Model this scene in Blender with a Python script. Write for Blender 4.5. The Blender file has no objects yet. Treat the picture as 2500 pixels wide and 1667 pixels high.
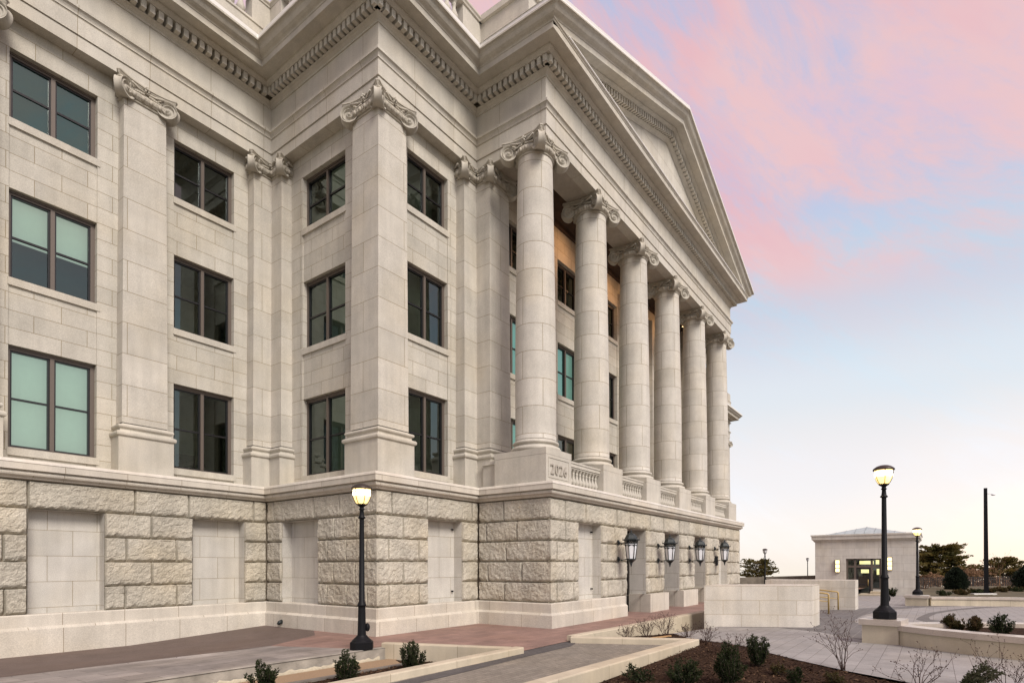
import bpy, math, random
from mathutils import Matrix, Vector, noise
R = math.radians
PI = math.pi
scene = bpy.context.scene
col = scene.collection
random.seed(7)

# ------------------------------------------------------------------ node helpers
class NT:
    def __init__(s, name):
        m = bpy.data.materials.new(name); m.use_nodes = True
        s.m = m; s.t = m.node_tree; s.t.nodes.clear()
        s.out = s.t.nodes.new('ShaderNodeOutputMaterial')
    def n(s, typ, **kw):
        nd = s.t.nodes.new(typ)
        for k, v in kw.items():
            if k.startswith('i_'):
                key = k[2:]
                key = int(key) if key.isdigit() else key.replace('_', ' ')
                nd.inputs[key].default_value = v
            else:
                setattr(nd, k, v)
        return nd
    def l(s, a, b): s.t.links.new(a, b)

def rgb(r, g, b): return (r, g, b, 1.0)

def simple(name, c, rough=.6, metal=0., spec=.5, emit=None, es=0., bump=0., bscale=30., var=0., vscale=4.):
    T = NT(name); b = T.n('ShaderNodeBsdfPrincipled')
    b.inputs['Base Color'].default_value = rgb(*c); b.inputs['Roughness'].default_value = rough
    b.inputs['Metallic'].default_value = metal; b.inputs['Specular IOR Level'].default_value = spec
    if emit: b.inputs['Emission Color'].default_value = rgb(*emit); b.inputs['Emission Strength'].default_value = es
    if var or bump:
        tc = T.n('ShaderNodeTexCoord')
    if var:
        nz = T.n('ShaderNodeTexNoise', i_Scale=vscale, i_Detail=6.0); T.l(tc.outputs['Object'], nz.inputs['Vector'])
        mr = T.n('ShaderNodeMapRange'); mr.inputs['From Min'].default_value = .3; mr.inputs['From Max'].default_value = .7
        mr.inputs['To Min'].default_value = 1-var; mr.inputs['To Max'].default_value = 1+var
        T.l(nz.outputs['Fac'], mr.inputs['Value'])
        mx = T.n('ShaderNodeVectorMath', operation='SCALE'); mx.inputs[0].default_value = c
        T.l(mr.outputs['Result'], mx.inputs['Scale']); T.l(mx.outputs['Vector'], b.inputs['Base Color'])
    if bump:
        n2 = T.n('ShaderNodeTexNoise', i_Scale=bscale, i_Detail=4.0); T.l(tc.outputs['Object'], n2.inputs['Vector'])
        bp = T.n('ShaderNodeBump'); bp.inputs['Strength'].default_value = bump; bp.inputs['Distance'].default_value = .02
        T.l(n2.outputs['Fac'], bp.inputs['Height']); T.l(bp.outputs['Normal'], b.inputs['Normal'])
    T.l(b.outputs['BSDF'], T.out.inputs['Surface'])
    return T.m

def stone(name, c1, c2, mortar, bw=1.1, rh=.435, ju=0., jv=0., joint=.012, joints=True, speck=.20, bump=.45, blotch=.10, offset=.5, rough=.75, squash=1.0, sscale=55., spec=.3, mott=0.):
    """granite ashlar laid out in metres on the UV map"""
    c1 = (c1[0]*.985, c1[1]*.985, c1[2]*.975); c2 = (c2[0]*.97, c2[1]*.972, c2[2]*.955)
    T = NT(name); b = T.n('ShaderNodeBsdfPrincipled')
    b.inputs['Roughness'].default_value = rough; b.inputs['Specular IOR Level'].default_value = spec
    tc = T.n('ShaderNodeTexCoord')
    mp = T.n('ShaderNodeMapping'); mp.inputs['Location'].default_value = (ju, jv, 0)
    T.l(tc.outputs['UV'], mp.inputs['Vector'])
    if joints:
        br = T.n('ShaderNodeTexBrick'); br.offset = offset; br.squash = squash
        for k, v in (('Color1', rgb(*c1)), ('Color2', rgb(*c2)), ('Mortar', rgb(*mortar)), ('Scale', 1.0), ('Mortar Size', joint/2), ('Mortar Smooth', .2), ('Bias', 0.), ('Brick Width', bw), ('Row Height', rh)):
            br.inputs[k].default_value = v
        T.l(mp.outputs['Vector'], br.inputs['Vector'])
        base = br.outputs['Color']
    else:
        mxx = T.n('ShaderNodeMix', data_type='RGBA'); mxx.inputs['A'].default_value = rgb(*c1); mxx.inputs['B'].default_value = rgb(*c2)
        nz0 = T.n('ShaderNodeTexNoise', i_Scale=.8, i_Detail=3.0); T.l(tc.outputs['Object'], nz0.inputs['Vector']); T.l(nz0.outputs['Fac'], mxx.inputs['Factor'])
        base = mxx.outputs['Result']
    n1 = T.n('ShaderNodeTexNoise', i_Scale=sscale, i_Detail=3.0, i_Roughness=.8); T.l(tc.outputs['Object'], n1.inputs['Vector'])
    n2 = T.n('ShaderNodeTexNoise', i_Scale=1.3, i_Detail=5.0, i_Roughness=.6); T.l(tc.outputs['Object'], n2.inputs['Vector'])
    m1 = T.n('ShaderNodeMapRange'); m1.inputs['From Min'].default_value = .32; m1.inputs['From Max'].default_value = .68
    m1.inputs['To Min'].default_value = 1-speck; m1.inputs['To Max'].default_value = 1+speck; T.l(n1.outputs['Fac'], m1.inputs['Value'])
    m2 = T.n('ShaderNodeMapRange'); m2.inputs['From Min'].default_value = .3; m2.inputs['From Max'].default_value = .7
    m2.inputs['To Min'].default_value = 1-blotch; m2.inputs['To Max'].default_value = 1+blotch; T.l(n2.outputs['Fac'], m2.inputs['Value'])
    mm = T.n('ShaderNodeMath', operation='MULTIPLY'); T.l(m1.outputs['Result'], mm.inputs[0]); T.l(m2.outputs['Result'], mm.inputs[1])
    ms_ = T.n('ShaderNodeMapping'); ms_.inputs['Scale'].default_value = (5., 5., .35); T.l(tc.outputs['Object'], ms_.inputs['Vector'])
    n4 = T.n('ShaderNodeTexNoise', i_Scale=1., i_Detail=4.0); T.l(ms_.outputs['Vector'], n4.inputs['Vector'])
    m4 = T.n('ShaderNodeMapRange'); m4.inputs['From Min'].default_value = .35; m4.inputs['From Max'].default_value = .7
    m4.inputs['To Min'].default_value = 1.03; m4.inputs['To Max'].default_value = .92; T.l(n4.outputs['Fac'], m4.inputs['Value'])
    mm2 = T.n('ShaderNodeMath', operation='MULTIPLY'); T.l(mm.outputs['Value'], mm2.inputs[0]); T.l(m4.outputs['Result'], mm2.inputs[1])
    sc = T.n('ShaderNodeVectorMath', operation='SCALE'); T.l(base, sc.inputs[0]); T.l(mm2.outputs['Value'], sc.inputs['Scale'])
    # faint warm iron staining
    n3 = T.n('ShaderNodeTexNoise', i_Scale=.55, i_Detail=4.0); T.l(tc.outputs['Object'], n3.inputs['Vector'])
    m3 = T.n('ShaderNodeMapRange'); m3.inputs['From Min'].default_value = .45; m3.inputs['From Max'].default_value = .75
    m3.inputs['To Min'].default_value = 0.; m3.inputs['To Max'].default_value = .5 + mott; T.l(n3.outputs['Fac'], m3.inputs['Value'])
    st = T.n('ShaderNodeMix', data_type='RGBA', blend_type='MULTIPLY'); st.inputs['B'].default_value = rgb(1.0, .93, .80)
    T.l(m3.outputs['Result'], st.inputs['Factor']); T.l(sc.outputs['Vector'], st.inputs['A'])
    T.l(st.outputs['Result'], b.inputs['Base Color'])
    bp = T.n('ShaderNodeBump'); bp.inputs['Strength'].default_value = bump; bp.inputs['Distance'].default_value = .01
    if joints:
        iv = T.n('ShaderNodeMath', operation='SUBTRACT'); iv.inputs[0].default_value = 1.0; T.l(br.outputs['Fac'], iv.inputs[1])
        ad = T.n('ShaderNodeMath', operation='MULTIPLY_ADD'); ad.inputs[1].default_value = .5; T.l(n1.outputs['Fac'], ad.inputs[0]); T.l(iv.outputs['Value'], ad.inputs[2])
        T.l(ad.outputs['Value'], bp.inputs['Height'])
    else:
        T.l(n1.outputs['Fac'], bp.inputs['Height'])
    T.l(bp.outputs['Normal'], b.inputs['Normal'])
    T.l(b.outputs['BSDF'], T.out.inputs['Surface'])
    return T.m

G1, G2, GM = (.535, .508, .452), (.47, .445, .395), (.27, .225, .15)
M = {}
M['wall'] = stone('granite_wall', G1, G2, GM, 1.12, .435, 0, .06, .015)
M['pil'] = stone('granite_pilaster', (.55, .52, .466), (.485, .458, .41), GM, 2.6, .87, .35, .10, .016)
M['shaft'] = stone('granite_column', (.57, .542, .492), (.505, .48, .434), GM, 1.27, .87, 0, .10, .018)
M['plain'] = stone('granite_dressed', (.54, .51, .455), (.48, .453, .40), GM, joints=False)
M['entab'] = stone('granite_entablature', (.555, .527, .472), (.495, .467, .415), GM, 1.7, 1.35, .3, .25, .014, offset=0.)
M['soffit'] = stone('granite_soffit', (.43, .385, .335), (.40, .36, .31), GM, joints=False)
M['carve'] = stone('granite_carved', (.50, .473, .42), (.45, .423, .373), GM, joints=False, speck=.08, bump=.15)
M['rock'] = stone('granite_rock_face', (.50, .47, .405), (.42, .39, .33), GM, joints=False, speck=.36, bump=1.0, blotch=.18, sscale=42., rough=.9, mott=.25)
M['joint'] = simple('rusticated_joint', (.20, .165, .12), .95, bump=.6, bscale=40, var=.25)
M['panel'] = stone('granite_blind_panel', (.56, .54, .50), (.50, .48, .445), GM, 1.05, .65, .2, .30, .012)
M['plinth'] = stone('granite_plinth', (.58, .54, .475), (.51, .473, .415), (.26, .21, .15), 1.35, 9.0, .3, 4.99, .014)
M['lowwall'] = stone('granite_low_wall', (.60, .565, .51), (.55, .515, .46), (.40, .34, .25), 1.15, .47, .1, -.08, .016, offset=.5)
M['gate'] = stone('limestone_gatehouse', (.62, .60, .56), (.585, .56, .52), (.38, .35, .31), 1.9, .72, 0, .28, .02, speck=.06)
M['cream'] = stone('cast_stone_curb', (.53, .47, .365), (.48, .42, .325), (.3, .25, .18), 1.6, 9., .2, 5.3, .014, speck=.06, bump=.15, spec=.25)
M['coping'] = stone('polished_granite_coping', (.50, .44, .385), (.46, .40, .35), GM, joints=False, speck=.10, bump=.05, rough=.28, spec=.6)
M['edge'] = stone('ledge_highlight', (.66, .62, .56), (.60, .56, .50), GM, joints=False, speck=.10, bump=.05, rough=.35, spec=.6)  # whitish polished tone paints the bright line along the ledge
M['concrete'] = simple('grey_concrete', (.30, .275, .235), .85, bump=.4, bscale=18, var=.3, vscale=3.)
M['adhesive'] = simple('dried_mortar', (.52, .47, .36), .9, bump=.8, bscale=25, var=.12)
M['frame'] = simple('bronze_frame', (.135, .11, .092), .45, .2)
M['sash'] = simple('black_sash', (.012, .012, .013), .35)
M['iron'] = simple('black_painted_iron', (.006, .0065, .008), .5, .0, spec=.18, bump=.08, bscale=60)
M['lantern'] = simple('lantern_iron', (.022, .028, .029), .45, .4, bump=.15, bscale=70, var=.3, vscale=25)
M['brown'] = simple('brown_cap', (.05, .038, .034), .4, .4)
M['room'] = simple('room_paint', (.34, .35, .28), .9, var=.25, vscale=.9)
M['roomf'] = simple('room_furnishing', (.05, .045, .045), .8, var=.4, vscale=.8)
M['orange'] = simple('lit_room_panel', (.5, .25, .08), .8, emit=(1.0, .33, .04), es=1.1)
M['blind'] = simple('roller_blind', (.78, .80, .74), .8, emit=(.66, .72, .64), es=.45, var=.03)  # slight emission put in to brighten the blind; it is no lamp
M['blinddk'] = simple('dim_roller_blind', (.05, .13, .115), .8, emit=(.04, .11, .095), es=.5, var=.25, vscale=1.2)  # faint glow put into the blind so its teal shows
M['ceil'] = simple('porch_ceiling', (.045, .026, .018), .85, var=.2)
M['door'] = simple('dark_door', (.02, .017, .015), .4)
M['flash'] = simple('metal_flashing', (.78, .77, .73), .45, .2)
M['roof'] = simple('zinc_roof', (.36, .42, .43), .55, .0, var=.12, vscale=2.)
M['lampglass'] = simple('lit_globe', (.9, .8, .5), .4, emit=(1.0, .66, .22), es=1.7)
M['lampcore'] = simple('lit_core', (.9, .8, .6), .4, emit=(1.0, .84, .50), es=7.0)
M['sconce'] = simple('lit_sconce', (.9, .8, .5), .4, emit=(1.0, .78, .38), es=1.8)
M['spot'] = simple('lit_spot', (.9, .8, .5), .4, emit=(1.0, .72, .30), es=12.0)
M['unlit'] = simple('frosted_glass', (.74, .76, .79), .35, spec=.6, var=.06, vscale=8)
M['mulch'] = simple('bark_mulch', (.040, .024, .016), .95, spec=.05, bump=1.0, bscale=40, var=.7, vscale=22.)
M['gravel'] = simple('tan_gravel', (.33, .23, .14), .95, bump=.9, bscale=80, var=.3, vscale=60.)
M['edging'] = simple('steel_edging_strip', (.16, .14, .12), .8, var=.2)
M['gold'] = simple('brass_rail', (.45, .32, .12), .5, .4)
M['fence'] = simple('dark_fence', (.035, .028, .024), .6)
M['bark'] = simple('bark', (.06, .042, .032), .9, bump=.6, bscale=20, var=.3)
M['twig'] = simple('bare_twig', (.060, .033, .025), .85, var=.3, vscale=30)
M['twigfar'] = simple('far_bare_twig', (.24, .14, .075), .9, var=.3, vscale=8)
M['earth'] = simple('dry_turf', (.085, .07, .035), .95, bump=.5, bscale=6, var=.35, vscale=.6)
M['redpave'] = stone('red_terrace', (.275, .178, .15), (.235, .155, .132), (.15, .095, .08), .6, .3, 0, 0, .010, speck=.13, bump=.2, sscale=70, blotch=.20)
M['greypave'] = stone('grey_terrace', (.29, .262, .245), (.225, .204, .192), (.10, .085, .08), .9, .45, 0, 0, .012, speck=.14, bump=.25, sscale=60, blotch=.24)
M['darkstrip'] = stone('dark_gravel_strip', (.165, .125, .11), (.125, .095, .083), (.08, .06, .05), .3, .3, joints=False, speck=.28, bump=.8, sscale=60)
M['walk'] = stone('grey_walk_pavers', (.255, .23, .195), (.205, .185, .158), (.10, .085, .07), .22, .11, 0, 0, .008, speck=.2, bump=.4, sscale=45)
M['walkdark'] = stone('dark_border_pavers', (.105, .098, .098), (.088, .082, .082), (.05, .045, .045), .22, .11, 0, 0, .008, speck=.16, bump=.35, sscale=60)
M['plaza'] = stone('light_plaza_pavers', (.31, .30, .295), (.27, .262, .258), (.13, .115, .11), .60, .30, 0, 0, .010, speck=.13, bump=.3, sscale=50, blotch=.12)
M['plazadk'] = stone('dark_plaza_pavers', (.155, .148, .148), (.128, .122, .122), (.27, .26, .25), .60, .30, 0, 0, .014, speck=.14, bump=.3, sscale=50)
M['ring'] = stone('ring_pavers', (.15, .143, .14), (.13, .124, .12), (.08, .075, .07), joints=False, speck=.14)

def leafmat(name, c1, c2, sc=3.):
    T = NT(name); b = T.n('ShaderNodeBsdfPrincipled'); b.inputs['Roughness'].default_value = .65; b.inputs['Specular IOR Level'].default_value = .25
    tc = T.n('ShaderNodeTexCoord'); nz = T.n('ShaderNodeTexNoise', i_Scale=sc, i_Detail=3.0); T.l(tc.outputs['Object'], nz.inputs['Vector'])
    mr = T.n('ShaderNodeMapRange'); mr.inputs['From Min'].default_value = .35; mr.inputs['From Max'].default_value = .65; T.l(nz.outputs['Fac'], mr.inputs['Value'])
    mx = T.n('ShaderNodeMix', data_type='RGBA'); mx.inputs['A'].default_value = rgb(*c1); mx.inputs['B'].default_value = rgb(*c2); T.l(mr.outputs['Result'], mx.inputs['Factor'])
    T.l(mx.outputs['Result'], b.inputs['Base Color'])
    tr = T.n('ShaderNodeBsdfTranslucent'); T.l(mx.outputs['Result'], tr.inputs['Color'])
    ms = T.n('ShaderNodeMixShader'); ms.inputs[0].default_value = .42; T.l(b.outputs[0], ms.inputs[1]); T.l(tr.outputs[0], ms.inputs[2])
    T.l(ms.outputs[0], T.out.inputs['Surface']); return T.m
M['yew'] = leafmat('yew_leaf', (.020, .030, .012), (.045, .060, .020), 6.)
M['yewrust'] = leafmat('winter_yew_leaf', (.055, .055, .018), (.10, .060, .025), 6.)
M['juniper'] = leafmat('juniper_leaf', (.05, .055, .028), (.085, .085, .045), 8.)
M['pine'] = leafmat('pine_leaf', (.07, .07, .022), (.16, .12, .035), .9)
M['spruce'] = leafmat('spruce_leaf', (.018, .026, .018), (.03, .042, .026), 2.)

def glass():
    T = NT('tinted_window_glass')
    tr = T.n('ShaderNodeBsdfTransparent'); tr.inputs['Color'].default_value = rgb(.60, .70, .64)
    gl = T.n('ShaderNodeBsdfGlossy'); gl.inputs['Roughness'].default_value = .01; gl.inputs['Color'].default_value = rgb(.82, .95, .90)
    lw = T.n('ShaderNodeFresnel'); lw.inputs['IOR'].default_value = 2.0
    ms = T.n('ShaderNodeMixShader'); T.l(lw.outputs[0], ms.inputs[0]); T.l(tr.outputs[0], ms.inputs[1]); T.l(gl.outputs[0], ms.inputs[2])
    T.l(ms.outputs[0], T.out.inputs['Surface']); return T.m
M['glass'] = glass()
M['mint'] = simple('mint_pane_glow', (.33, .60, .54), .25, spec=.8, emit=(.42, .78, .70), es=.30)  # sky reflection and mint blind painted together as one glowing colour

# ------------------------------------------------------------------ mesh builder
class MB:
    def __init__(s): s.v = []; s.f = []; s.mi = []; s.sm = []; s.uv = {}
    def add(s, verts, faces, mi=0, smooth=False, uvs=None):
        b = len(s.v); s.v += [tuple(v) for v in verts]
        for i, f in enumerate(faces):
            if uvs: s.uv[len(s.f)] = uvs[i]
            s.f.append(tuple(b+j for j in f)); s.mi.append(mi); s.sm.append(smooth)
    def box(s, x0, x1, y0, y1, z0, z1, mi=0, skip=''):
        if x0 > x1: x0, x1 = x1, x0
        if y0 > y1: y0, y1 = y1, y0
        if z0 > z1: z0, z1 = z1, z0
        v = [(x, y, z) for x in (x0, x1) for y in (y0, y1) for z in (z0, z1)]
        fs = {'x': (0, 1, 3, 2), 'X': (4, 6, 7, 5), 'y': (0, 4, 5, 1), 'Y': (2, 3, 7, 6), 'z': (0, 2, 6, 4), 'Z': (1, 5, 7, 3)}
        s.add(v, [f for k, f in fs.items() if k not in skip], mi)
    def quad(s, a, b, c, d, mi=0): s.add([a, b, c, d], [(0, 1, 2, 3)], mi)
    def lathe(s, prof, cx, cy, n=24, mi=0, smooth=True, ur=None, cap=True, a0=0.):
        vs = []; fs = []; uvs = []
        for r, z in prof:
            for i in range(n):
                a = a0+2*PI*i/n; vs.append((cx+r*math.cos(a), cy+r*math.sin(a), z))
        for j in range(len(prof)-1):
            for i in range(n):
                k = (i+1) % n; fs.append((j*n+i, j*n+k, (j+1)*n+k, (j+1)*n+i))
                if ur:
                    u0 = 2*PI*i/n*ur; u1_ = 2*PI*(i+1)/n*ur; uvs.append([(u0, prof[j][1]), (u1_, prof[j][1]), (u1_, prof[j+1][1]), (u0, prof[j+1][1])])
        s.add(vs, fs, mi, smooth, uvs if ur else None)
        if cap:
            t = len(prof)-1
            s.add(vs[t*n:], [tuple(range(n))], mi); s.add(vs[:n], [tuple(range(n-1, -1, -1))], mi)
    def tube(s, pts, rad, n=6, mi=0, smooth=True):
        pts = [Vector(p) for p in pts]
        if not isinstance(rad, (list, tuple)): rad = [rad]*len(pts)
        vs = []; fs = []
        ref = None
        for i, p in enumerate(pts):
            t = (pts[min(i+1, len(pts)-1)]-pts[max(i-1, 0)])
            if t.length < 1e-9: t = Vector((0, 0, 1))
            t.normalize()
            if ref is None: ref = t.orthogonal().normalized()
            u = (ref-t*ref.dot(t))
            u = u.normalized() if u.length > 1e-6 else t.orthogonal().normalized()
            ref = u; w = t.cross(u)
            for k in range(n):
                a = 2*PI*k/n; vs.append(p+(u*math.cos(a)+w*math.sin(a))*rad[i])
        for i in range(len(pts)-1):
            for k in range(n):
                m = (k+1) % n; fs.append((i*n+k, i*n+m, (i+1)*n+m, (i+1)*n+k))
        fs.append(tuple(range(n-1, -1, -1))); fs.append(tuple((len(pts)-1)*n+k for k in range(n)))
        s.add(vs, fs, mi, smooth)
    def ell(s, c, r, n=8, m=6, mi=0, M3=None):
        vs = []; fs = []
        for j in range(m+1):
            th = PI*j/m
            for i in range(n):
                a = 2*PI*i/n; p = Vector((r[0]*math.sin(th)*math.cos(a), r[1]*math.sin(th)*math.sin(a), r[2]*math.cos(th)))
                if M3: p = M3 @ p
                vs.append(p+Vector(c))
        for j in range(m):
            for i in range(n):
                k = (i+1) % n; fs.append((j*n+i, (j+1)*n+i, (j+1)*n+k, j*n+k))
        s.add(vs, fs, mi, True)
    def sweep(s, path, prof, mi=0, caps=True, closed=False, smooth=False, skip=()):
        """profile (outward distance, z) along a plan polyline; outward is to the right of travel"""
        n = len(path); mit = []
        for i in range(n):
            segs = []
            if i > 0 or closed: a, b = path[i-1], path[i]; L = math.hypot(b[0]-a[0], b[1]-a[1]); segs.append(((b[1]-a[1])/L, -(b[0]-a[0])/L))
            if i < n-1 or closed: a, b = path[i], path[(i+1) % n]; L = math.hypot(b[0]-a[0], b[1]-a[1]); segs.append(((b[1]-a[1])/L, -(b[0]-a[0])/L))
            if len(segs) == 1: mit.append(segs[0])
            else:
                (ax, ay), (bx, by) = segs; k = 1+ax*bx+ay*by; mit.append(((ax+bx)/k, (ay+by)/k))
        rng = range(n) if closed else range(n-1)
        for i in rng:
            if i in skip: continue
            j = (i+1) % n; vs = []
            for d, z in prof: vs.append((path[i][0]+mit[i][0]*d, path[i][1]+mit[i][1]*d, z))
            for d, z in prof: vs.append((path[j][0]+mit[j][0]*d, path[j][1]+mit[j][1]*d, z))
            m = len(prof)
            s.add(vs, [(k, k+m, k+1+m, k+1) for k in range(m-1)], mi, smooth)
        if caps and not closed:
            for i, rev in ((0, 0), (n-1, 1)):
                vs = [(path[i][0]+mit[i][0]*d, path[i][1]+mit[i][1]*d, z) for d, z in prof]
                idx = list(range(len(vs)))
                s.add(vs, [tuple(idx[::-1] if rev else idx)], mi)
    def build(s, name, mats, parent=None, loc=(0, 0, 0), recalc=False):
        if not isinstance(mats, (list, tuple)): mats = [mats]
        me = bpy.data.meshes.new(name); me.from_pydata(s.v, [], s.f)
        for m in mats: me.materials.append(m)
        for p, mi, sm in zip(me.polygons, s.mi, s.sm): p.material_index = mi; p.use_smooth = sm
        uvl = me.uv_layers.new(name='UVMap'); data = uvl.data
        for p in me.polygons:
            cu = s.uv.get(p.index)
            if cu:
                for li, uv in zip(p.loop_indices, cu): data[li].uv = uv
                continue
            nx, ny, nz = p.normal
            if abs(nz) > .75:
                for li in p.loop_indices: c = s.v[me.loops[li].vertex_index]; data[li].uv = (c[0], c[1])
            else:
                h = math.hypot(nx, ny); tx, ty = -ny/h, nx/h
                for li in p.loop_indices: c = s.v[me.loops[li].vertex_index]; data[li].uv = (c[0]*tx+c[1]*ty, c[2]/h if h < .9 else c[2])
        o = bpy.data.objects.new(name, me); col.objects.link(o)
        if parent: o.parent = parent
        o.location = loc
        return o

def empty(name, label, cat, loc=(0, 0, 0), group=None, rz=0.):
    o = bpy.data.objects.new(name, None); col.objects.link(o); o.location = loc; o.rotation_euler[2] = rz
    o.empty_display_size = .2
    o['label'] = label; o['category'] = cat
    if group: o['group'] = group
    return o
def tag(o, label, cat, group=None, kind=None):
    o['label'] = label; o['category'] = cat
    if group: o['group'] = group
    if kind: o['kind'] = kind
    return o
def structure(o, label=None):
    o['kind'] = 'structure'
    if label: o['label'] = label
    return o
def copy_tree(o, parent=None):
    c = o.copy(); col.objects.link(c)
    if parent: c.parent = parent
    for ch in [k for k in bpy.data.objects if k.parent == o]: copy_tree(ch, c)
    return c

# ------------------------------------------------------------------ plan dimensions
U1, U2, V1, V2 = 4.272, 24.40, 5.475, 8.369
W = .36
ZE = 11.10          # underside of the architrave
COLX = [4.56, 8.28, 12.06, 15.86, 19.71, 23.64]
PEDX = [(3.77, 5.26), (7.49, 9.02), (11.26, 12.73), (14.98, 16.53), (18.78, 20.31), (22.85, 24.36)]
CY = -V2+.62
XR = U2+U1          # far pavilion corner
XEND = 53.5
MAIN = [(-13, 0), (0, 0), (0, -V1), (U1, -V1), (U1, -V2), (U2, -V2), (U2, -V1), (XR, -V1), (XR, 0), (XEND, 0), (XEND, 14)]

bld = empty('government_building', 'large pale granite neoclassical building with a columned pedimented portico over a rock-faced base', 'building', (0, 0, -4.5))
def P(mb, name, mats, parent=None):
    o = mb.build(name, mats, None)
    pr = parent or bld
    o.parent = pr
    # keep world placement: parents carry only translations
    off = Vector((0, 0, 0)); q = pr
    while q: off += q.location; q = q.parent
    o.location = -off
    return o

# ---- local facade frames
class F:
    def __init__(s, o, A, N): s.o = o; s.A = A; s.N = N
    def p(s, a, z, d): return (s.o[0]+s.A[0]*a+s.N[0]*d, s.o[1]+s.A[1]*a+s.N[1]*d, z)
    def box(s, mb, a0, a1, z0, z1, d0, d1, mi=0):
        p, q = s.p(a0, z0, d0), s.p(a1, z1, d1); mb.box(p[0], q[0], p[1], q[1], z0, z1, mi)
    def quad(s, mb, a0, a1, z0, z1, d, mi=0):
        q = [s.p(a0, z0, d), s.p(a1, z0, d), s.p(a1, z1, d), s.p(a0, z1, d)]
        n = (s.A[1]*1, -s.A[0]*1)
        if n[0]*s.N[0]+n[1]*s.N[1] < 0: q = q[::-1]
        mb.quad(*q, mi)
WING = F((0, 0), (1, 0), (0, -1))
PSIDE = F((0, 0), (0, -1), (-1, 0))
PFRONT = F((0, -V1), (1, 0), (0, -1))
QSIDE = F((U1, 0), (0, -1), (-1, 0))
QFRONT = F((0, -V2), (1, 0), (0, -1))
PORCH = F((0, -5.66), (1, 0), (0, -1))

def holed(mb, fr, a0, a1, z0, z1, d, ops, dr, mi=0, rmi=0):
    """wall face at depth d with rectangular openings whose reveals run back to depth dr"""
    As = sorted({a0, a1, *[o[0] for o in ops], *[o[1] for o in ops]}); Zs = sorted({z0, z1, *[o[2] for o in ops], *[o[3] for o in ops]})
    As = [a for a in As if a0 <= a <= a1]; Zs = [z for z in Zs if z0 <= z <= z1]
    for i in range(len(As)-1):
        for j in range(len(Zs)-1):
            am, zm = (As[i]+As[i+1])/2, (Zs[j]+Zs[j+1])/2
            if any(o[0] < am < o[1] and o[2] < zm < o[3] for o in ops): continue
            fr.quad(mb, As[i], As[i+1], Zs[j], Zs[j+1], d, mi)
    for o in ops:
        b0, b1, c0, c1 = max(o[0], a0), min(o[1], a1), max(o[2], z0), min(o[3], z1)
        pp = fr.p
        mb.quad(pp(b0, c0, d), pp(b0, c1, d), pp(b0, c1, dr), pp(b0, c0, dr), rmi)
        mb.quad(pp(b1, c0, dr), pp(b1, c1, dr), pp(b1, c1, d), pp(b1, c0, d), rmi)
        mb.quad(pp(b0, c1, dr), pp(b0, c1, d), pp(b1, c1, d), pp(b1, c1, dr), rmi)
        mb.quad(pp(b0, c0, d), pp(b0, c0, dr), pp(b1, c0, dr), pp(b1, c0, d), rmi)

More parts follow.
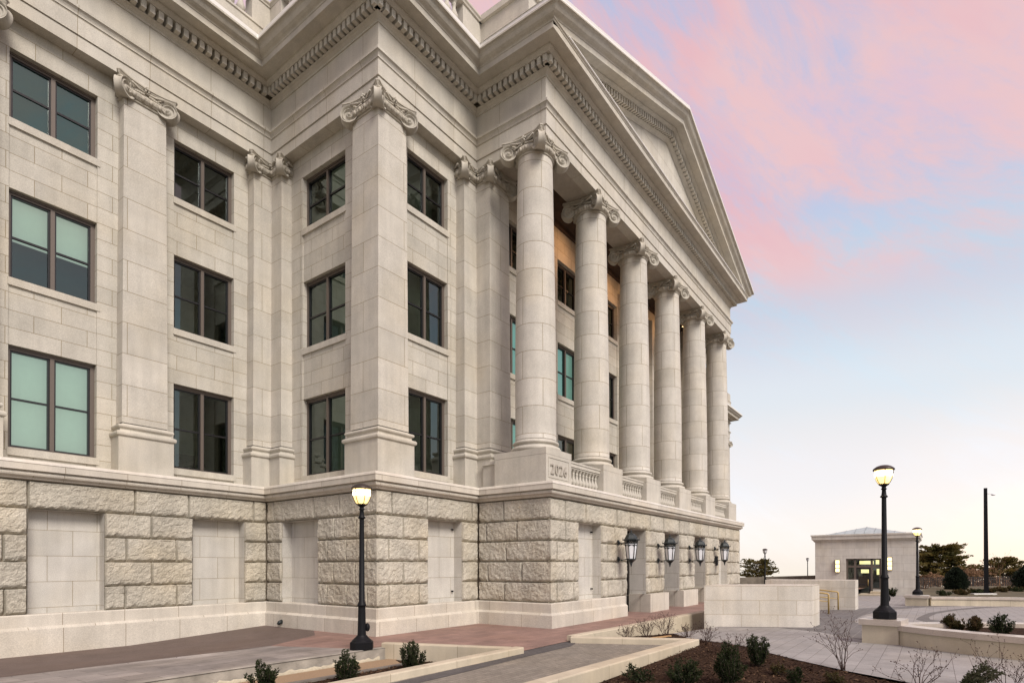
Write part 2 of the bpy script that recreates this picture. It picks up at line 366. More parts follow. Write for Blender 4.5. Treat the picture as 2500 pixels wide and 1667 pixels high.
ROWS = [(8.64, 10.38), (4.66, 6.90), (.44, 3.00)]
def window(fr, a0, a1, z0, z1, dw, kind='dark', flip=False, rich=True):
    """bronze frame with mullion; sashes, panes, sill and what hangs behind"""
    d1 = dw-.13                       # front of the frame, inside the reveal
    f = MB(); t = .10
    fr.box(f, a0, a1, z1-t, z1, d1-.14, d1); fr.box(f, a0, a0+.07, z0, z1-t, d1-.14, d1)
    fr.box(f, a1-t, a1, z0, z1-t, d1-.14, d1); fr.box(f, a0+.07, a1-t, z0, z0+.05, d1-.14, d1)
    fr.box(f, a0+.03, a1-.03, z1-.05, z1-.001, d1, d1+.03)
    am = (a0+a1)/2-.01
    fr.box(f, am-.045, am+.045, z0+.05, z1-t, d1-.10, d1+.012)
    w = P(f, 'window', M['frame'])
    s = MB(); g = MB()
    zm = z0+.05+(z1-t-z0-.05)*(.50 if kind != 'dark' or (z1-z0) < 2 else .49)
    for b0, b1 in ((a0+.07, am-.045), (am+.045, a1-t)):
        e = .04; k0, k1 = z0+.05, z1-t
        fr.box(s, b0, b1, k1-e, k1, d1-.11, d1-.03); fr.box(s, b0, b1, k0, k0+e, d1-.11, d1-.03)
        fr.box(s, b0, b0+e, k0+e, k1-e, d1-.11, d1-.03); fr.box(s, b1-e, b1, k0+e, k1-e, d1-.11, d1-.03)
        fr.box(s, b0+e, b1-e, zm-.025, zm+.025, d1-.10, d1-.04)
        fr.quad(g, b0+e, b1-e, k0+e, k1-e, d1-.07)
    P(s, 'sash', M['sash'], w); P(g, 'pane', M['glass'], w)
    sl = MB()
    low = z0 < 1
    fr.box(sl, a0-.02, a1+.06, z0-.19, z0, dw-.3, dw+.055)
    P(sl, 'sill', M['plain'], w)
    di = d1-.16
    if kind in ('full', 'half', 'tint', 'mint'):
        b = MB(); lo = zm+.0 if kind == 'half' else z0
        fr.quad(b, a0, a1, lo, z1, di-.05)
        if kind == 'half':
            fr.box(b, a0, a1, lo-.03, lo, di-.07, di-.04)
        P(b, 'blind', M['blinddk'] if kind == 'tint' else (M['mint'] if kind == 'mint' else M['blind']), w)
    # the room behind
    r = MB(); D = di-2.6; e0, e1, y0, y1 = a0-.8, a1+.8, z0-.5, z1+.5
    pp = fr.p
    r.quad(pp(e0, y0, D), pp(e1, y0, D), pp(e1, y1, D), pp(e0, y1, D))
    r.quad(pp(e0, y0, di-.1), pp(e0, y0, D), pp(e0, y1, D), pp(e0, y1, di-.1))
    r.quad(pp(e1, y0, di-.1), pp(e1, y0, D), pp(e1, y1, D), pp(e1, y1, di-.1))
    r.quad(pp(e0, y1, di-.1), pp(e1, y1, di-.1), pp(e1, y1, D), pp(e0, y1, D))
    r.quad(pp(e0, y0, di-.1), pp(e1, y0, di-.1), pp(e1, y0, D), pp(e0, y0, D))
    fr.box(r, a0+.25, a0+.75, z0-.4, z0+.45, di-1.5, di-.9, 1)
    fr.box(r, a1-.6, a1-.1, z0-.4, z0+.9, di-2.4, di-2.1, 1)
    P(r, 'interior', [M['room'], M['roomf']], w)
    return w

# ---- upper walls
wm = MB()
def facade(mb, fr, a0, a1, bays, d, zt=ZE+.2, spand=.035):
    strips = [(b0, b1, -.2, 10.38) for b0, b1 in bays]
    holed(mb, fr, a0, a1, -.2, zt, d, strips, d-spand)
    for b0, b1 in bays:
        holed(mb, fr, b0, b1, -.2, 10.38, d-spand, [(b0+.001, b1-.001, z0, z1) for z0, z1 in ROWS if z1 < 10.3] + [(b0+.001, b1-.001, ROWS[0][0], 10.379)], d-.34)
BW = [(-10.40, -8.57), (-6.66, -4.83), (-2.90, -1.09)]
BS = [(1.24, 3.50)]
BF = [(1.42, 3.22)]
BP = [(5.62, 7.40), (9.50, 11.28), (13.28, 15.05), (17.05, 18.82), (20.80, 22.55)]
facade(wm, WING, -13, W, BW, -W)
facade(wm, PSIDE, -W, V1-W, BS, -W)
facade(wm, PFRONT, W, U1+1.2, BF, -W)
facade(wm, PORCH, 5.0, 24.0, BP, -.2, 12.0)
# hidden returns and the plain far parts
wm.box(23.4, U2-.1, -6.06, -5.0, -.2, 11.9)
wm.box(24.0, XR-W, -V1+W, -1.0, -.2, ZE+.2)
wm.box(XR-W-.5, XEND-W, W, 13.6, -.2, ZE+.2)
P(wm, 'wall', M['wall'])
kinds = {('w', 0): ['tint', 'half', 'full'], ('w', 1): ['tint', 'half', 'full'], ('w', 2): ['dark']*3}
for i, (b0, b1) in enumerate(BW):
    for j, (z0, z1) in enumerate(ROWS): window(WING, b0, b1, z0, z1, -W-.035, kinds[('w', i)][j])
for j, (z0, z1) in enumerate(ROWS):
    window(PSIDE, *BS[0], z0, z1, -W-.035)
    window(PFRONT, *BF[0], z0, z1, -W-.035)
    for i, b in enumerate(BP):
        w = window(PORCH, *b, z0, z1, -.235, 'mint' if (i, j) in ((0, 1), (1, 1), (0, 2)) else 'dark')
        if (i, j) == (1, 2):
            o_ = MB(); PORCH.quad(o_, b[0]+.25, b[1]-.1, z0+.1, z1-.35, -1.2); P(o_, 'lit_panel', M['orange'], w)
            o_ = MB(); PORCH.quad(o_, b[0]+.1, b[0]+.95, z0, z1, -1.0); P(o_, 'blind', M['blind'], w)

# ---- pilasters
PB = [(.165, 0.0), (.165, 1.02), (.165, 1.06), (.19, 1.065), (.215, 1.09), (.222, 1.13), (.215, 1.17), (.19, 1.195), (.13, 1.20), (.115, 1.225), (.11, 1.26), (.125, 1.29), (.15, 1.30), (.165, 1.325), (.168, 1.35), (.16, 1.375), (.14, 1.39), (.07, 1.395), (.055, 1.42), (.045, 1.50), (.0, 10.62)]
def pilaster(path, caps):
    a = MB(); a.sweep(path, [(.045, 1.46), (.03, 5.0), (0., 10.62), (0., 11.08)], caps=False)
    p = P(a, 'pilaster', M['pil'])
    b = MB(); b.sweep(path, PB[:19]+[(.0, 1.46)], caps=False); P(b, 'base', M['plain'], p)
    return p

# ---- the angular ionic capital
def volute(mb, cx, cy, sx, sy, core, zt):
    dx, dy = sx/math.sqrt(2), sy/math.sqrt(2); tx, ty = -dy, dx
    Rv, r, zc = core*1.414+.12, .250, zt-.365
    def P3(rho, th, t): s_ = Rv+rho*math.cos(th); return (cx+dx*s_+tx*t, cy+dy*s_+ty*t, zc+rho*math.sin(th))
    def wid(rho, th): k = (rho*math.cos(th)+r)/(2*r); return .205*(1-k)+.085*k
    n, m = 40, 16
    for sg in (-1, 1):
        vs = []; fs = []
        for j in range(m+1):
            rho = r*j/m
            for i in range(n):
                th = 2*PI*i/n
                thd = th if sg*1 > 0 else th
                ph = (rho/r*2.1 + (th if dx*0+1 else 0)/(2*PI)) % 1.0
                ridge = max(0., 1-abs(ph-.5)/.30)
                ridge = ridge*ridge*(3-2*ridge)
                dd = -.050+.062*ridge
                if j >= m-1: dd = .016
                if rho < .035: dd = .02
                vs.append(P3(rho, th, sg*(wid(rho, th)+dd)))
        for j in range(m):
            for i in range(n):
                k = (i+1) % n; q = (j*n+i, j*n+k, (j+1)*n+k, (j+1)*n+i)
                fs.append(q if sg < 0 else q[::-1])
        mb.add(vs, fs, 0, True)
    vs = []; fs = []; T = (-1, -.8, -.45, 0, .45, .8, 1)
    RR = (1, 1.0, .93, .90, .93, 1.0, 1)
    for i in range(n):
        th = 2*PI*i/n
        for t, k in zip(T, RR): vs.append(P3(r*k, th, t*(wid(r, th)+.012)))
    L = len(T)
    for i in range(n):
        k = (i+1) % n
        for j in range(L-1): fs.append((i*L+j, i*L+j+1, k*L+j+1, k*L+j))
    mb.add(vs, fs, 0, True)
    # leaf roll under the abacus horn
    s_ = Rv+.06; mb.ell((cx+dx*s_, cy+dy*s_, zt-.145), (.10, .10, .045))
    # body between the scroll and the bell
    for t in (-.13, 0, .13): mb.tube([P3(.20, PI*.62, t), (cx+dx*(Rv-.26)+tx*t, cy+dy*(Rv-.26)+ty*t, zt-.20)], [.07, .08], 6)

def capital_mesh(core, rnd):
    mb = MB(); zt = 0.; cx = cy = 0.
    # abacus with concave sides, two mouldings
    def outline(k, e):
        c = core+.245; ins = core+.085; pts = []
        for q in range(4):
            a = q*PI/2
            ca, sa = math.cos(a), math.sin(a)
            N = 12
            for i in range(N+1):
                t = -1+2*i/N
                x = ins+(c-ins)*abs(t)**2.2; y = t*(c-.07)
                x = x*k+e; y = y*k
                pts.append((x*ca-y*sa, x*sa+y*ca))
        return pts
    lay = [(1, 0., 0.), (1, 0., -.035), (1, -.02, -.045), (1, -.03, -.075), (1, -.055, -.115), (1, -.06, -.135)]
    vs = []; n = None
    for k, e, z in lay:
        pts = outline(k, e); n = len(pts); vs += [(x, y, z) for x, y in pts]
    fs = []
    for j in range(len(lay)-1):
        for i in range(n):
            k = (i+1) % n; fs.append((j*n+i, (j+1)*n+i, (j+1)*n+k, j*n+k))
    mb.add(vs, fs); mb.add(vs[-n:], [tuple(range(n-1, -1, -1))]); mb.add(vs[:n], [tuple(range(n))])
    for sx in (-1, 1):
        for sy in (-1, 1): volute(mb, 0, 0, sx, sy, core-.02, 0)
    def ring(phi, off):
        if rnd: return ((core+off)*math.cos(phi), (core+off)*math.sin(phi))
        c, s_ = math.cos(phi), math.sin(phi); k = (core+off)/max(abs(c), abs(s_)); return (k*c, k*s_)
    # bell, egg band and astragal
    NP = 48
    prof = [(.0, -.62), (.0, -.54), (.03, -.535), (.045, -.515), (.03, -.495), (.01, -.49), (.01, -.465), (.05, -.46), (.10, -.40), (.12, -.33), (.10, -.29), (.06, -.27), (.02, -.2), (.02, -.12)]
    vs = []; fs = []
    for off, z in prof:
        for i in range(NP): x, y = ring(2*PI*i/NP+PI/4, off); vs.append((x, y, z))
    for j in range(len(prof)-1):
        for i in range(NP): k = (i+1) % NP; fs.append((j*NP+i, j*NP+k, (j+1)*NP+k, (j+1)*NP+i))
    mb.add(vs, fs, 0, rnd)
    ne = 20
    for i in range(ne):
        ph = 2*PI*(i+.5)/ne; x, y = ring(ph, .105)
        mb.ell((x, y, -.385), (.055, .055, .075), 6, 5)
        x, y = ring(ph+PI/ne, .11); mb.ell((x, y, -.38), (.015, .015, .06), 4, 4)
    for q in range(4):
        a = q*PI/2; ca, sa = math.cos(a), math.sin(a)
        def rp(x, y, z): return (x*ca-y*sa, x*sa+y*ca, z)
        # flower and the drooping husks
        X0 = core+.10
        mb.ell(rp(X0+.03, 0, -.075), (.035, .035, .035))
        for i in range(5):
            b = 2*PI*i/5+.3; mb.ell(rp(X0, .062*math.cos(b), -.075+.062*math.sin(b)), (.035, .04, .04), 6, 5)
        for sg in (-1, 1):
            for i in range(6):
                y = sg*(.08+i*.055); mb.ell(rp(core+.085, y, -.235-.008*i), (.035, .034, .032), 6, 4)
            mb.tube([rp(core+.075, 0, -.165), rp(core+.10, sg*.2, -.17), rp(core+.19, sg*(core-.12), -.15)], [.025, .03, .035], 5)
    return mb
capR = capital_mesh(.565, True).build('capital', M['carve']); capS = capital_mesh(.53, False).build('capital', M['carve'])
capRm, capSm = capR.data, capS.data
bpy.data.objects.remove(capR); bpy.data.objects.remove(capS)
def put_cap(x, y, parent, mesh, sc=(1, 1, 1), z=ZE):
    o = bpy.data.objects.new('capital', mesh); col.objects.link(o); o.parent = parent
    off = Vector((0, 0, 0)); q = parent
    while q: off += q.location; q = q.parent
    o.location = Vector((x, y, z))-off; o.scale = sc
    return o
for x0 in (-11.83, -8.08, -4.33):
    p = pilaster([(x0, W), (x0, 0), (x0+1.06, 0), (x0+1.06, W)], 1); put_cap(x0+.53, .53, p, capSm)
p = pilaster([(-.62, W), (-.62, 0), (0, 0), (0, -.60), (W, -.60)], 1); put_cap(-.09, .53, p, capSm); put_cap(.53, -.07, p, capSm)
p = pilaster([(W, -4.33), (0, -4.33), (0, -V1), (1.05, -V1), (1.05, -V1+W)], 1); put_cap(.525, -V1+.57, p, capSm, (.99, 1.07, 1))
p = pilaster([(3.64, -V1+W), (3.64, -V1), (U1, -V1), (U1, -6.06), (U1+1.07, -6.06), (U1+1.07, -5.2)], 1); put_cap(4.17, -V1+.53, p, capSm); put_cap(U1+.535, -6.06+.53, p, capSm)
p = pilaster([(U2-1.07, -5.2), (U2-1.07, -6.06), (U2, -6.06), (U2, -V1)], 1); put_cap(U2-.535, -5.53, p, capSm)
p = pilaster([(XR-1.06, -V1+W), (XR-1.06, -V1), (XR, -V1), (XR, -V1+1.06), (XR-W, -V1+1.06)], 1); put_cap(XR-.53, -V1+.53, p, capSm)
p = pilaster([(XEND-1.06, W), (XEND-1.06, 0), (XEND, 0), (XEND, 1.06), (XEND-W, 1.06)], 1); put_cap(XEND-.53, .53, p, capSm)
for x in (8.25, 12.0, 15.75, 19.5):     # shallow piers on the porch wall behind the columns
    p = pilaster([(x-.5, -5.3), (x-.5, -5.64), (x+.5, -5.64), (x+.5, -5.3)], 0)

# ---- free-standing columns
for i, x in enumerate(COLX):
    ped = MB(); x0, x1 = PEDX[i]; yb = -6.66 if i in (0, 5) else -8.67+1.52
    ped.box(x0, x1, -8.67, yb, -.1, .90); ped.box(x0-.004, x1+.004, -8.674, yb+.004, .905, 1.10)
    sh = MB(); prof = []
    for k in range(19):
        t = k/18; z = 1.50+t*(10.56-1.50); r = .668-.10*(max(0, t-.25)/.75)**1.25; prof.append((r, z))
    sh.lathe([(.69, 1.46)]+prof, x, CY, 48, ur=.62, cap=False)
    c = P(sh, 'column', M['shaft'])
    bs = MB(); bs.lathe([(.74, 1.10), (.79, 1.115), (.82, 1.16), (.82, 1.20), (.79, 1.245), (.75, 1.26), (.70, 1.265), (.685, 1.30), (.70, 1.335), (.735, 1.34), (.755, 1.365), (.755, 1.395), (.745, 1.42), (.70, 1.425), (.69, 1.46), (.668, 1.50)], x, CY, 48)
    P(bs, 'base', M['plain'], c)
    pd = P(ped, 'pedestal', M['plain'], c)
    if i == 0:
        pn = MB()   # sunk date panel: rim bars round the field
        for (a0, a1, z0, z1) in ((3.90, 5.10, .80, .825), (3.90, 5.10, .19, .21), (3.90, 3.92, .21, .80), (5.08, 5.10, .21, .80)):
            QFRONT.box(pn, a0, a1, z0, z1, .299, .318)
        P(pn, 'date_frame', M['plain'], c)
        cu = bpy.data.curves.new('date_text', 'FONT'); cu.body = '2026'; cu.size = .46; cu.extrude = .016; cu.align_x = 'CENTER'; cu.space_character = 1.18
        cu.bevel_depth = .004
        to = bpy.data.objects.new('tmp_text', cu); col.objects.link(to)
        bpy.context.view_layer.update()
        me = bpy.data.meshes.new_from_object(to.evaluated_get(bpy.context.evaluated_depsgraph_get()))
        bpy.data.objects.remove(to)
        me.transform(Matrix.Translation((4.48, -8.69, .31)) @ Matrix.Rotation(PI/2, 4, 'X') @ Matrix.Scale(.92, 4, (1, 0, 0)))
        me.materials.clear(); me.materials.append(simple('cut_numeral_shade', (.36, .33, .285), .9))  # darker colour stands in for the shadow of engraved numerals
        t_ = bpy.data.objects.new('date_numerals', me); col.objects.link(t_); t_.parent = c
        t_.location = (0, 0, 0)
    put_cap(x, CY, c, capRm, (1.0, 1.0, 1.0))

# ---- balusters
def bal_prof(z0, h, k=1.):
    pr = [(.085, 0), (.085, .07), (.06, .09), (.05, .12), (.075, .17), (.10, .27), (.095, .36), (.06, .50), (.042, .64), (.045, .72), (.06, .76), (.045, .79), (.055, .86), (.08, .92), (.085, .93), (.085, 1.)]
    return [(r*k, z0+z*h) for r, z in pr]
def balustrade(pts_line, z0, h, zr, name, rail=None, pitch=.22, k=1., start=.12):
    """stone rails with a row of turned balusters between two plan points"""
    (xa, ya), (xb, yb) = pts_line
    L = math.hypot(xb-xa, yb-ya); ux, uy = (xb-xa)/L, (yb-ya)/L
    r = MB(); n = (uy, -ux)
    def bar(w, za, zb, ext=0):
        c = [(xa+n[0]*w, ya+n[1]*w), (xb+n[0]*w, yb+n[1]*w), (xb-n[0]*w, yb-n[1]*w), (xa-n[0]*w, ya-n[1]*w)]
        v = [(x, y, z) for z in (za, zb) for x, y in c]
        r.add(v, [(3, 2, 1, 0), (4, 5, 6, 7), (0, 1, 5, 4), (1, 2, 6, 5), (2, 3, 7, 6), (3, 0, 4, 7)])
    bar(.10*k, z0+h, z0+h+.05); bar(.135*k, z0+h+.053, zr-.06); bar(.16*k, zr-.057, zr); bar(.12*k, z0-.06, z0)
    o = P(r, 'balustrade', M['plain'])
    nb = max(1, int((L-2*start)/pitch)+1)
    me = None
    for i in range(nb):
        s_ = L/2+(i-(nb-1)/2)*pitch
        b = bpy.data.objects.new('baluster', BALM[(h, k)]); col.objects.link(b); b.parent = o
        b.location = Vector((xa+ux*s_, ya+uy*s_, z0))
    return o
BALM = {}
for h, k in ((.60, .95), (.80, 1.25)):
    m_ = MB(); m_.lathe(bal_prof(0, h, k), 0, 0, 12); o_ = m_.build('baluster', M['plain']); BALM[(h, k)] = o_.data; bpy.data.objects.remove(o_)
for i in range(5):
    balustrade(((PEDX[i][1], -8.40), (PEDX[i+1][0], -8.40)), .10, .60, .92, 'porch', k=.95)
m_ = MB(); m_.box(3.98, 4.26, -6.70, -6.0, -.1, .80); m_.box(3.93, 4.3, -6.70, -6.0, .803, .92); P(m_, 'parapet_link', M['plain'])

# ---- entablature and cornice
e = MB()
arch = [(-.40, ZE), (.0, ZE), (.0, ZE+.33), (-.012, ZE+.335), (-.012, ZE+.35), (.032, ZE+.355), (.032, 11.93), (.055, 11.935), (.055, 11.96), (.06, 11.99), (.085, 12.05), (.115, 12.08), (.135, 12.085), (.135, 12.16), (.115, 12.165), (.02, 12.18), (.0, 12.19), (.0, 12.97), (.03, 12.975), (.03, 13.0)]
e.sweep(MAIN, arch)
P(e, 'entablature', M['entab'])
c = MB()
corn = [(.0, 13.0), (.02, 13.0), (.03, 13.03), (.10, 13.09), (.16, 13.12), (.165, 13.13), (.06, 13.135), (.06, 13.37), (.335, 13.372), (.35, 13.375), (.355, 13.39), (.40, 13.43), (.44, 13.46), (.45, 13.51), (.80, 13.50), (.80, 13.68), (.82, 13.69), (.83, 13.72), (.86, 13.74)]
c.sweep(MAIN, corn+[(.86, 13.76), (.0, 13.80)], caps=True)
cyma = [(.86, 13.741), (.90, 13.76), (.96, 13.80), (.995, 13.85), (1.02, 13.91), (1.06, 13.945), (1.12, 13.955), (1.12, 14.0), (0., 14.09)]
def offs(pt, d): return pt
c.sweep(MAIN, cyma, caps=False, skip=(4,))
P(c, 'cornice', M['plain'])
fl = MB()
gut = [(1.115, 14.0), (1.04, 14.012), (1.04, 14.035), (1.095, 14.04), (1.10, 14.15), (.5, 14.30)]
fl.sweep(MAIN, gut, caps=False, skip=(4,))
fl.sweep([MAIN[4], MAIN[5]], [(.80, 13.765), (.875, 13.765), (.875, 13.80), (.2, 13.86)], caps=True)
P(fl, 'cornice_flashing', M['flash'])
d = MB()
def dentils(fr, a0, a1, z0=13.14, z1=13.36, pitch=.222, w=.132, f0=.055, f1=.335):
    n = int(round((a1-a0)/pitch)); p_ = (a1-a0)/n
    for i in range(n):
        a = a0+(i+.5)*p_; fr.box(d, a-w/2, a+w/2, z0, z1, f0, f1)
dentils(WING, -13, -.30); dentils(PSIDE, -.16, V1+.30) if False else dentils(PSIDE, .30, V1+.28)
dentils(PFRONT, -.28, U1-.30); dentils(QSIDE, V1+.30, V2+.28); dentils(QFRONT, U1-.28, U2+.28)
P(d, 'dentil_course', M['plain'])

# portico beam soffits, inner faces, ceiling
b = MB()
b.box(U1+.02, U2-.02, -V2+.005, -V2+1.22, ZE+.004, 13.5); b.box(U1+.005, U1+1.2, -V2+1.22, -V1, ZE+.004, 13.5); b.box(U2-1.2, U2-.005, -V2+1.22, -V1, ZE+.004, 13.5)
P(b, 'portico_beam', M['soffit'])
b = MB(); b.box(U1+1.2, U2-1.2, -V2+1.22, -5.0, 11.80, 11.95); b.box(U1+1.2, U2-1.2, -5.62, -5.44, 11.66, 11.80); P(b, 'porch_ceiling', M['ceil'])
b = MB(); b.box(3.9, U2+.1, -V2-.25, -5.1, -.3, .02); P(b, 'porch_floor', M['plain'])
# lower sweep of the belt course (water table) and plinth
wt = MB()
table = [(-.6, .05), (.56, .01), (.585, -.005), (.60, -.03), (.60, -.20), (.50, -.205), (.50, -.225), (.53, -.24), (.545, -.28), (.53, -.32), (.49, -.35), (.45, -.365), (.44, -.395), (.40, -.41), (.20, -.415)]
wt.sweep(MAIN, table); P(wt, 'belt_course', M['plinth'])
wt = MB(); wt.sweep(MAIN, [(.50, .05), (.575, .045), (.592, .03), (.614, -.035), (.60, -.045)]); P(wt, 'belt_course_edge', M['edge'])  # added bevel strip carrying the painted highlight
TP = MAIN[:4]+[(U1, -V2), (9.02, -V2)]
pl = MB(); pl.sweep(TP, [(.1, -3.68), (.40, -3.68), (.42, -3.71), (.42, -4.0), (.3, -4.0)], caps=True)
pl.sweep(TP, [(.3, -3.985), (.43, -3.985), (.50, -4.05), (.505, -5.2), (.1, -5.2)], caps=True)
for x0, x1 in ((11.0, 12.98), (14.78, 16.74), (18.48, 20.6)):
    m_ = MB(); m_.box(x0, x1, -V2-.56, -V2+.7, -5.0, -3.70); P(m_, 'pier_plinth', M['plinth'])
P(pl, 'plinth', M['plinth']); pl = MB()
pl.sweep([(20.5, -V2), (U2, -V2), (U2, -V1), (XR, -V1), (XR, 0), (XEND, 0), (XEND, 14)], [(.1, -3.68), (.40, -3.68), (.42, -3.71), (.42, -4.0), (.50, -4.05), (.505, -5.6), (.1, -5.6)], caps=True)
P(pl, 'plinth', M['plinth']); pl = MB()

# ---- rock-faced base
rk = MB(); bk = MB(); pn = MB()
CR = [(-1.10, -.42), (-1.75, -1.10), (-2.40, -1.75), (-3.05, -2.40), (-3.68, -3.05)]
def rough(fr, a0, a1, z0, z1, step, keep0=False, keep1=False, seed=0):
    na = max(4, int((a1-a0)/step)); nz = max(4, int((z1-z0)/step)); vs = []
    sd = random.random()*50
    for j in range(nz+1):
        z = z0+(z1-z0)*j/nz
        for i in range(na+1):
            a = a0+(a1-a0)*i/na
            x, y, _ = fr.p(a, z, 0)
            n1 = noise.noise((x*2.2+sd, y*2.2, z*2.2)); n2 = noise.noise((x*9+sd, y*9, z*9)); n3 = noise.noise((x*24, y*24, z*24+sd))
            ea0 = a-a0 if not keep0 else 9; ea1 = a1-a if not keep1 else 9
            rb = .05+.18*max(0, noise.noise((x*6+sd, y*6, 3.)))+.06*n2+.03*n3
            ed = 0
            for dist, wd in ((ea0, .028+.04*n2), (ea1, .028+.04*n2), (z-z0, rb+.02), (z1-z, .022+.02*n2)):
                wd = max(wd, .015)
                if dist < wd: ed += .115*(1-dist/wd)**1.6
            k = 1.
            if keep0: k = min(k, (a-a0)/.12)
            if keep1: k = min(k, (a1-a)/.12)
            dd = .385+k*(.026*n1+.020*n2+.016*n3)-min(ed, .12)
            dz = 0
            vs.append(fr.p(a, z+dz, dd))
    fs = []
    flip = (fr.A[1]*fr.N[0]-fr.A[0]*fr.N[1]) < 0
    for j in range(nz):
        for i in range(na):
            q = (j*(na+1)+i, j*(na+1)+i+1, (j+1)*(na+1)+i+1, (j+1)*(na+1)+i)
            fs.append(q[::-1] if flip else q)
    rk.add(vs, fs, 0, False)
def course(fr, a0, a1, row, pat, step, keep0=False, keep1=False):
    z0, z1 = CR[row]; L = a1-a0
    cuts = [0]+list(pat)+[1]
    for i in range(len(cuts)-1):
        rough(fr, a0+cuts[i]*L, a0+cuts[i+1]*L, z0, z1, step, keep0 and i == 0, keep1 and i == len(cuts)-2)
def pier(fr, a0, a1, step, keep0=False, keep1=False):
    L = a1-a0
    for r_ in range(1, 5):
        if L < 1.0: pat = []
        elif L < 1.7: pat = [.55] if r_ % 2 else [.30]
        elif L < 2.6: pat = [.5] if r_ % 2 else [.22, .80]
        elif L < 3.6: pat = [.30, .66] if r_ % 2 else [.18, .52, .84]
        else: pat = [k/4 for k in (1, 2, 3)]
        if L > 1.0: pat = [p_+random.uniform(-.012, .012) for p_ in pat]
        course(fr, a0, a1, r_, pat, step, keep0, keep1)
ST = .034
for a0, a1 in ((-13, -10.2), (-8.6, -6.44), (-4.86, -2.66), (-1.10, -.385)): pier(WING, a0, a1, ST)
course(WING, -13, -.385, 0, [.17, .33, .405, .52, .70, .81, .965], ST)
for a0, a1, k0, k1 in ((.385, 1.20, False, False), (3.14, V1+.385, False, True)): pier(PSIDE, a0-.77 if False else a0, a1, ST, k0, k1)
course(PSIDE, .385, V1+.385, 0, [.07, .47, .70], ST, False, True)
for a0, a1, k0 in ((-.385, 1.59, True), (3.12, U1-.385, False)): pier(PFRONT, a0, a1, ST, k0)
course(PFRONT, -.385, U1-.385, 0, [.13, .45, .93], ST, True)
# portico return: a full wall of blocks
for r_ in range(5):
    course(QSIDE, V1+.385, V2+.385, r_, ([.37], [.12, .55], [.40], [.14, .62], [.38])[r_], ST, False, True)
pier(QFRONT, U1-.385, 5.62, ST, True)
for a0, a1 in ((7.2, 9.26), (11.06, 13.0), (14.84, 16.8), (18.54, 20.75)): pier(QFRONT, a0, a1, .055)
pier(QFRONT, 22.3, U2+.385, .06, False, True)
course(QFRONT, U1-.385, U2+.385, 0, [.042, .105, .215, .27, .36, .43, .52, .58, .66, .72, .80, .86, .94], .052, True, True)
QE = F((U2, -V2), (0, 1), (1, 0))
for r_ in range(5): course(QE, -.385, 2.9, r_, [.3, .65] if r_ % 2 else [.2, .5, .8], .09, True)
P(rk, 'rock_faced_base', M['rock'])
def back(fr, a0, a1, ops, dr, mat=0):
    holed(bk, fr, a0, a1, -3.7, -.40, .285, ops, dr)
Zb, Zt = -3.70, -1.10
back(WING, -13, -.285, [(-10.2, -8.6, Zb, Zt), (-6.44, -4.86, Zb, Zt), (-2.66, -1.10, Zb, Zt)], .20)
back(PSIDE, .285, V1+.285, [(1.20, 3.14, Zb, Zt)], .20)
back(PFRONT, -.285, U1-.285, [(1.59, 3.12, Zb, Zt)], .20)
back(QSIDE, V1+.285, V2+.285, [], 0)
DO = [(9.26, 11.06), (13.0, 14.84), (16.8, 18.54)]
back(QFRONT, U1-.285, U2+.285, [(5.62, 7.2, Zb, Zt), (20.75, 22.3, Zb, Zt)]+[(a, b_, Zb, Zt) for a, b_ in DO], .2)
bk.box(U2+.1, U2+.285, -V2-.28, -V1, -5.5, -.40)
bk.box(U2+.2, XR+.3, -V1-.3, -V1+.3, -5.5, -.40); bk.box(XR, XR+.3, -V1, 0, -5.5, -.40); bk.box(XR, XEND+.3, -.3, .3, -5.5, -.40); bk.box(XEND, XEND+.3, -.3, 14, -5.5, -.40)
P(bk, 'base_backing', M['joint'])
# smooth blind panels with their reveals
def blindp(fr, a0, a1, dp=.0):
    m_ = MB()
    fr.quad(m_, a0, a1, Zb, Zt, dp); pp = fr.p; f_ = .335; a0 += .008; a1 -= .008; Zt_ = Zt-.008; Zb_ = Zb+.004
    m_.quad(pp(a1, Zb_, dp), pp(a1, Zt_, dp), pp(a1, Zt_, f_), pp(a1, Zb_, f_)); m_.quad(pp(a0, Zb_, f_), pp(a0, Zt_, f_), pp(a0, Zt_, dp), pp(a0, Zb_, dp))
    m_.quad(pp(a0, Zt_, dp), pp(a0, Zt_, f_), pp(a1, Zt_, f_), pp(a1, Zt_, dp))
    m_.quad(pp(a0, Zb_, dp), pp(a1, Zb_, dp), pp(a1, Zb_, f_), pp(a0, Zb_, f_))
    return P(m_, 'blind_panel', M['panel'])
for fr, a0, a1 in ((WING, -10.2, -8.6), (WING, -6.44, -4.86), (WING, -2.66, -1.10), (PSIDE, 1.20, 3.14), (PFRONT, 1.59, 3.12), (QFRONT, 5.62, 7.2), (QFRONT, 20.75, 22.3)): blindp(fr, a0, a1)
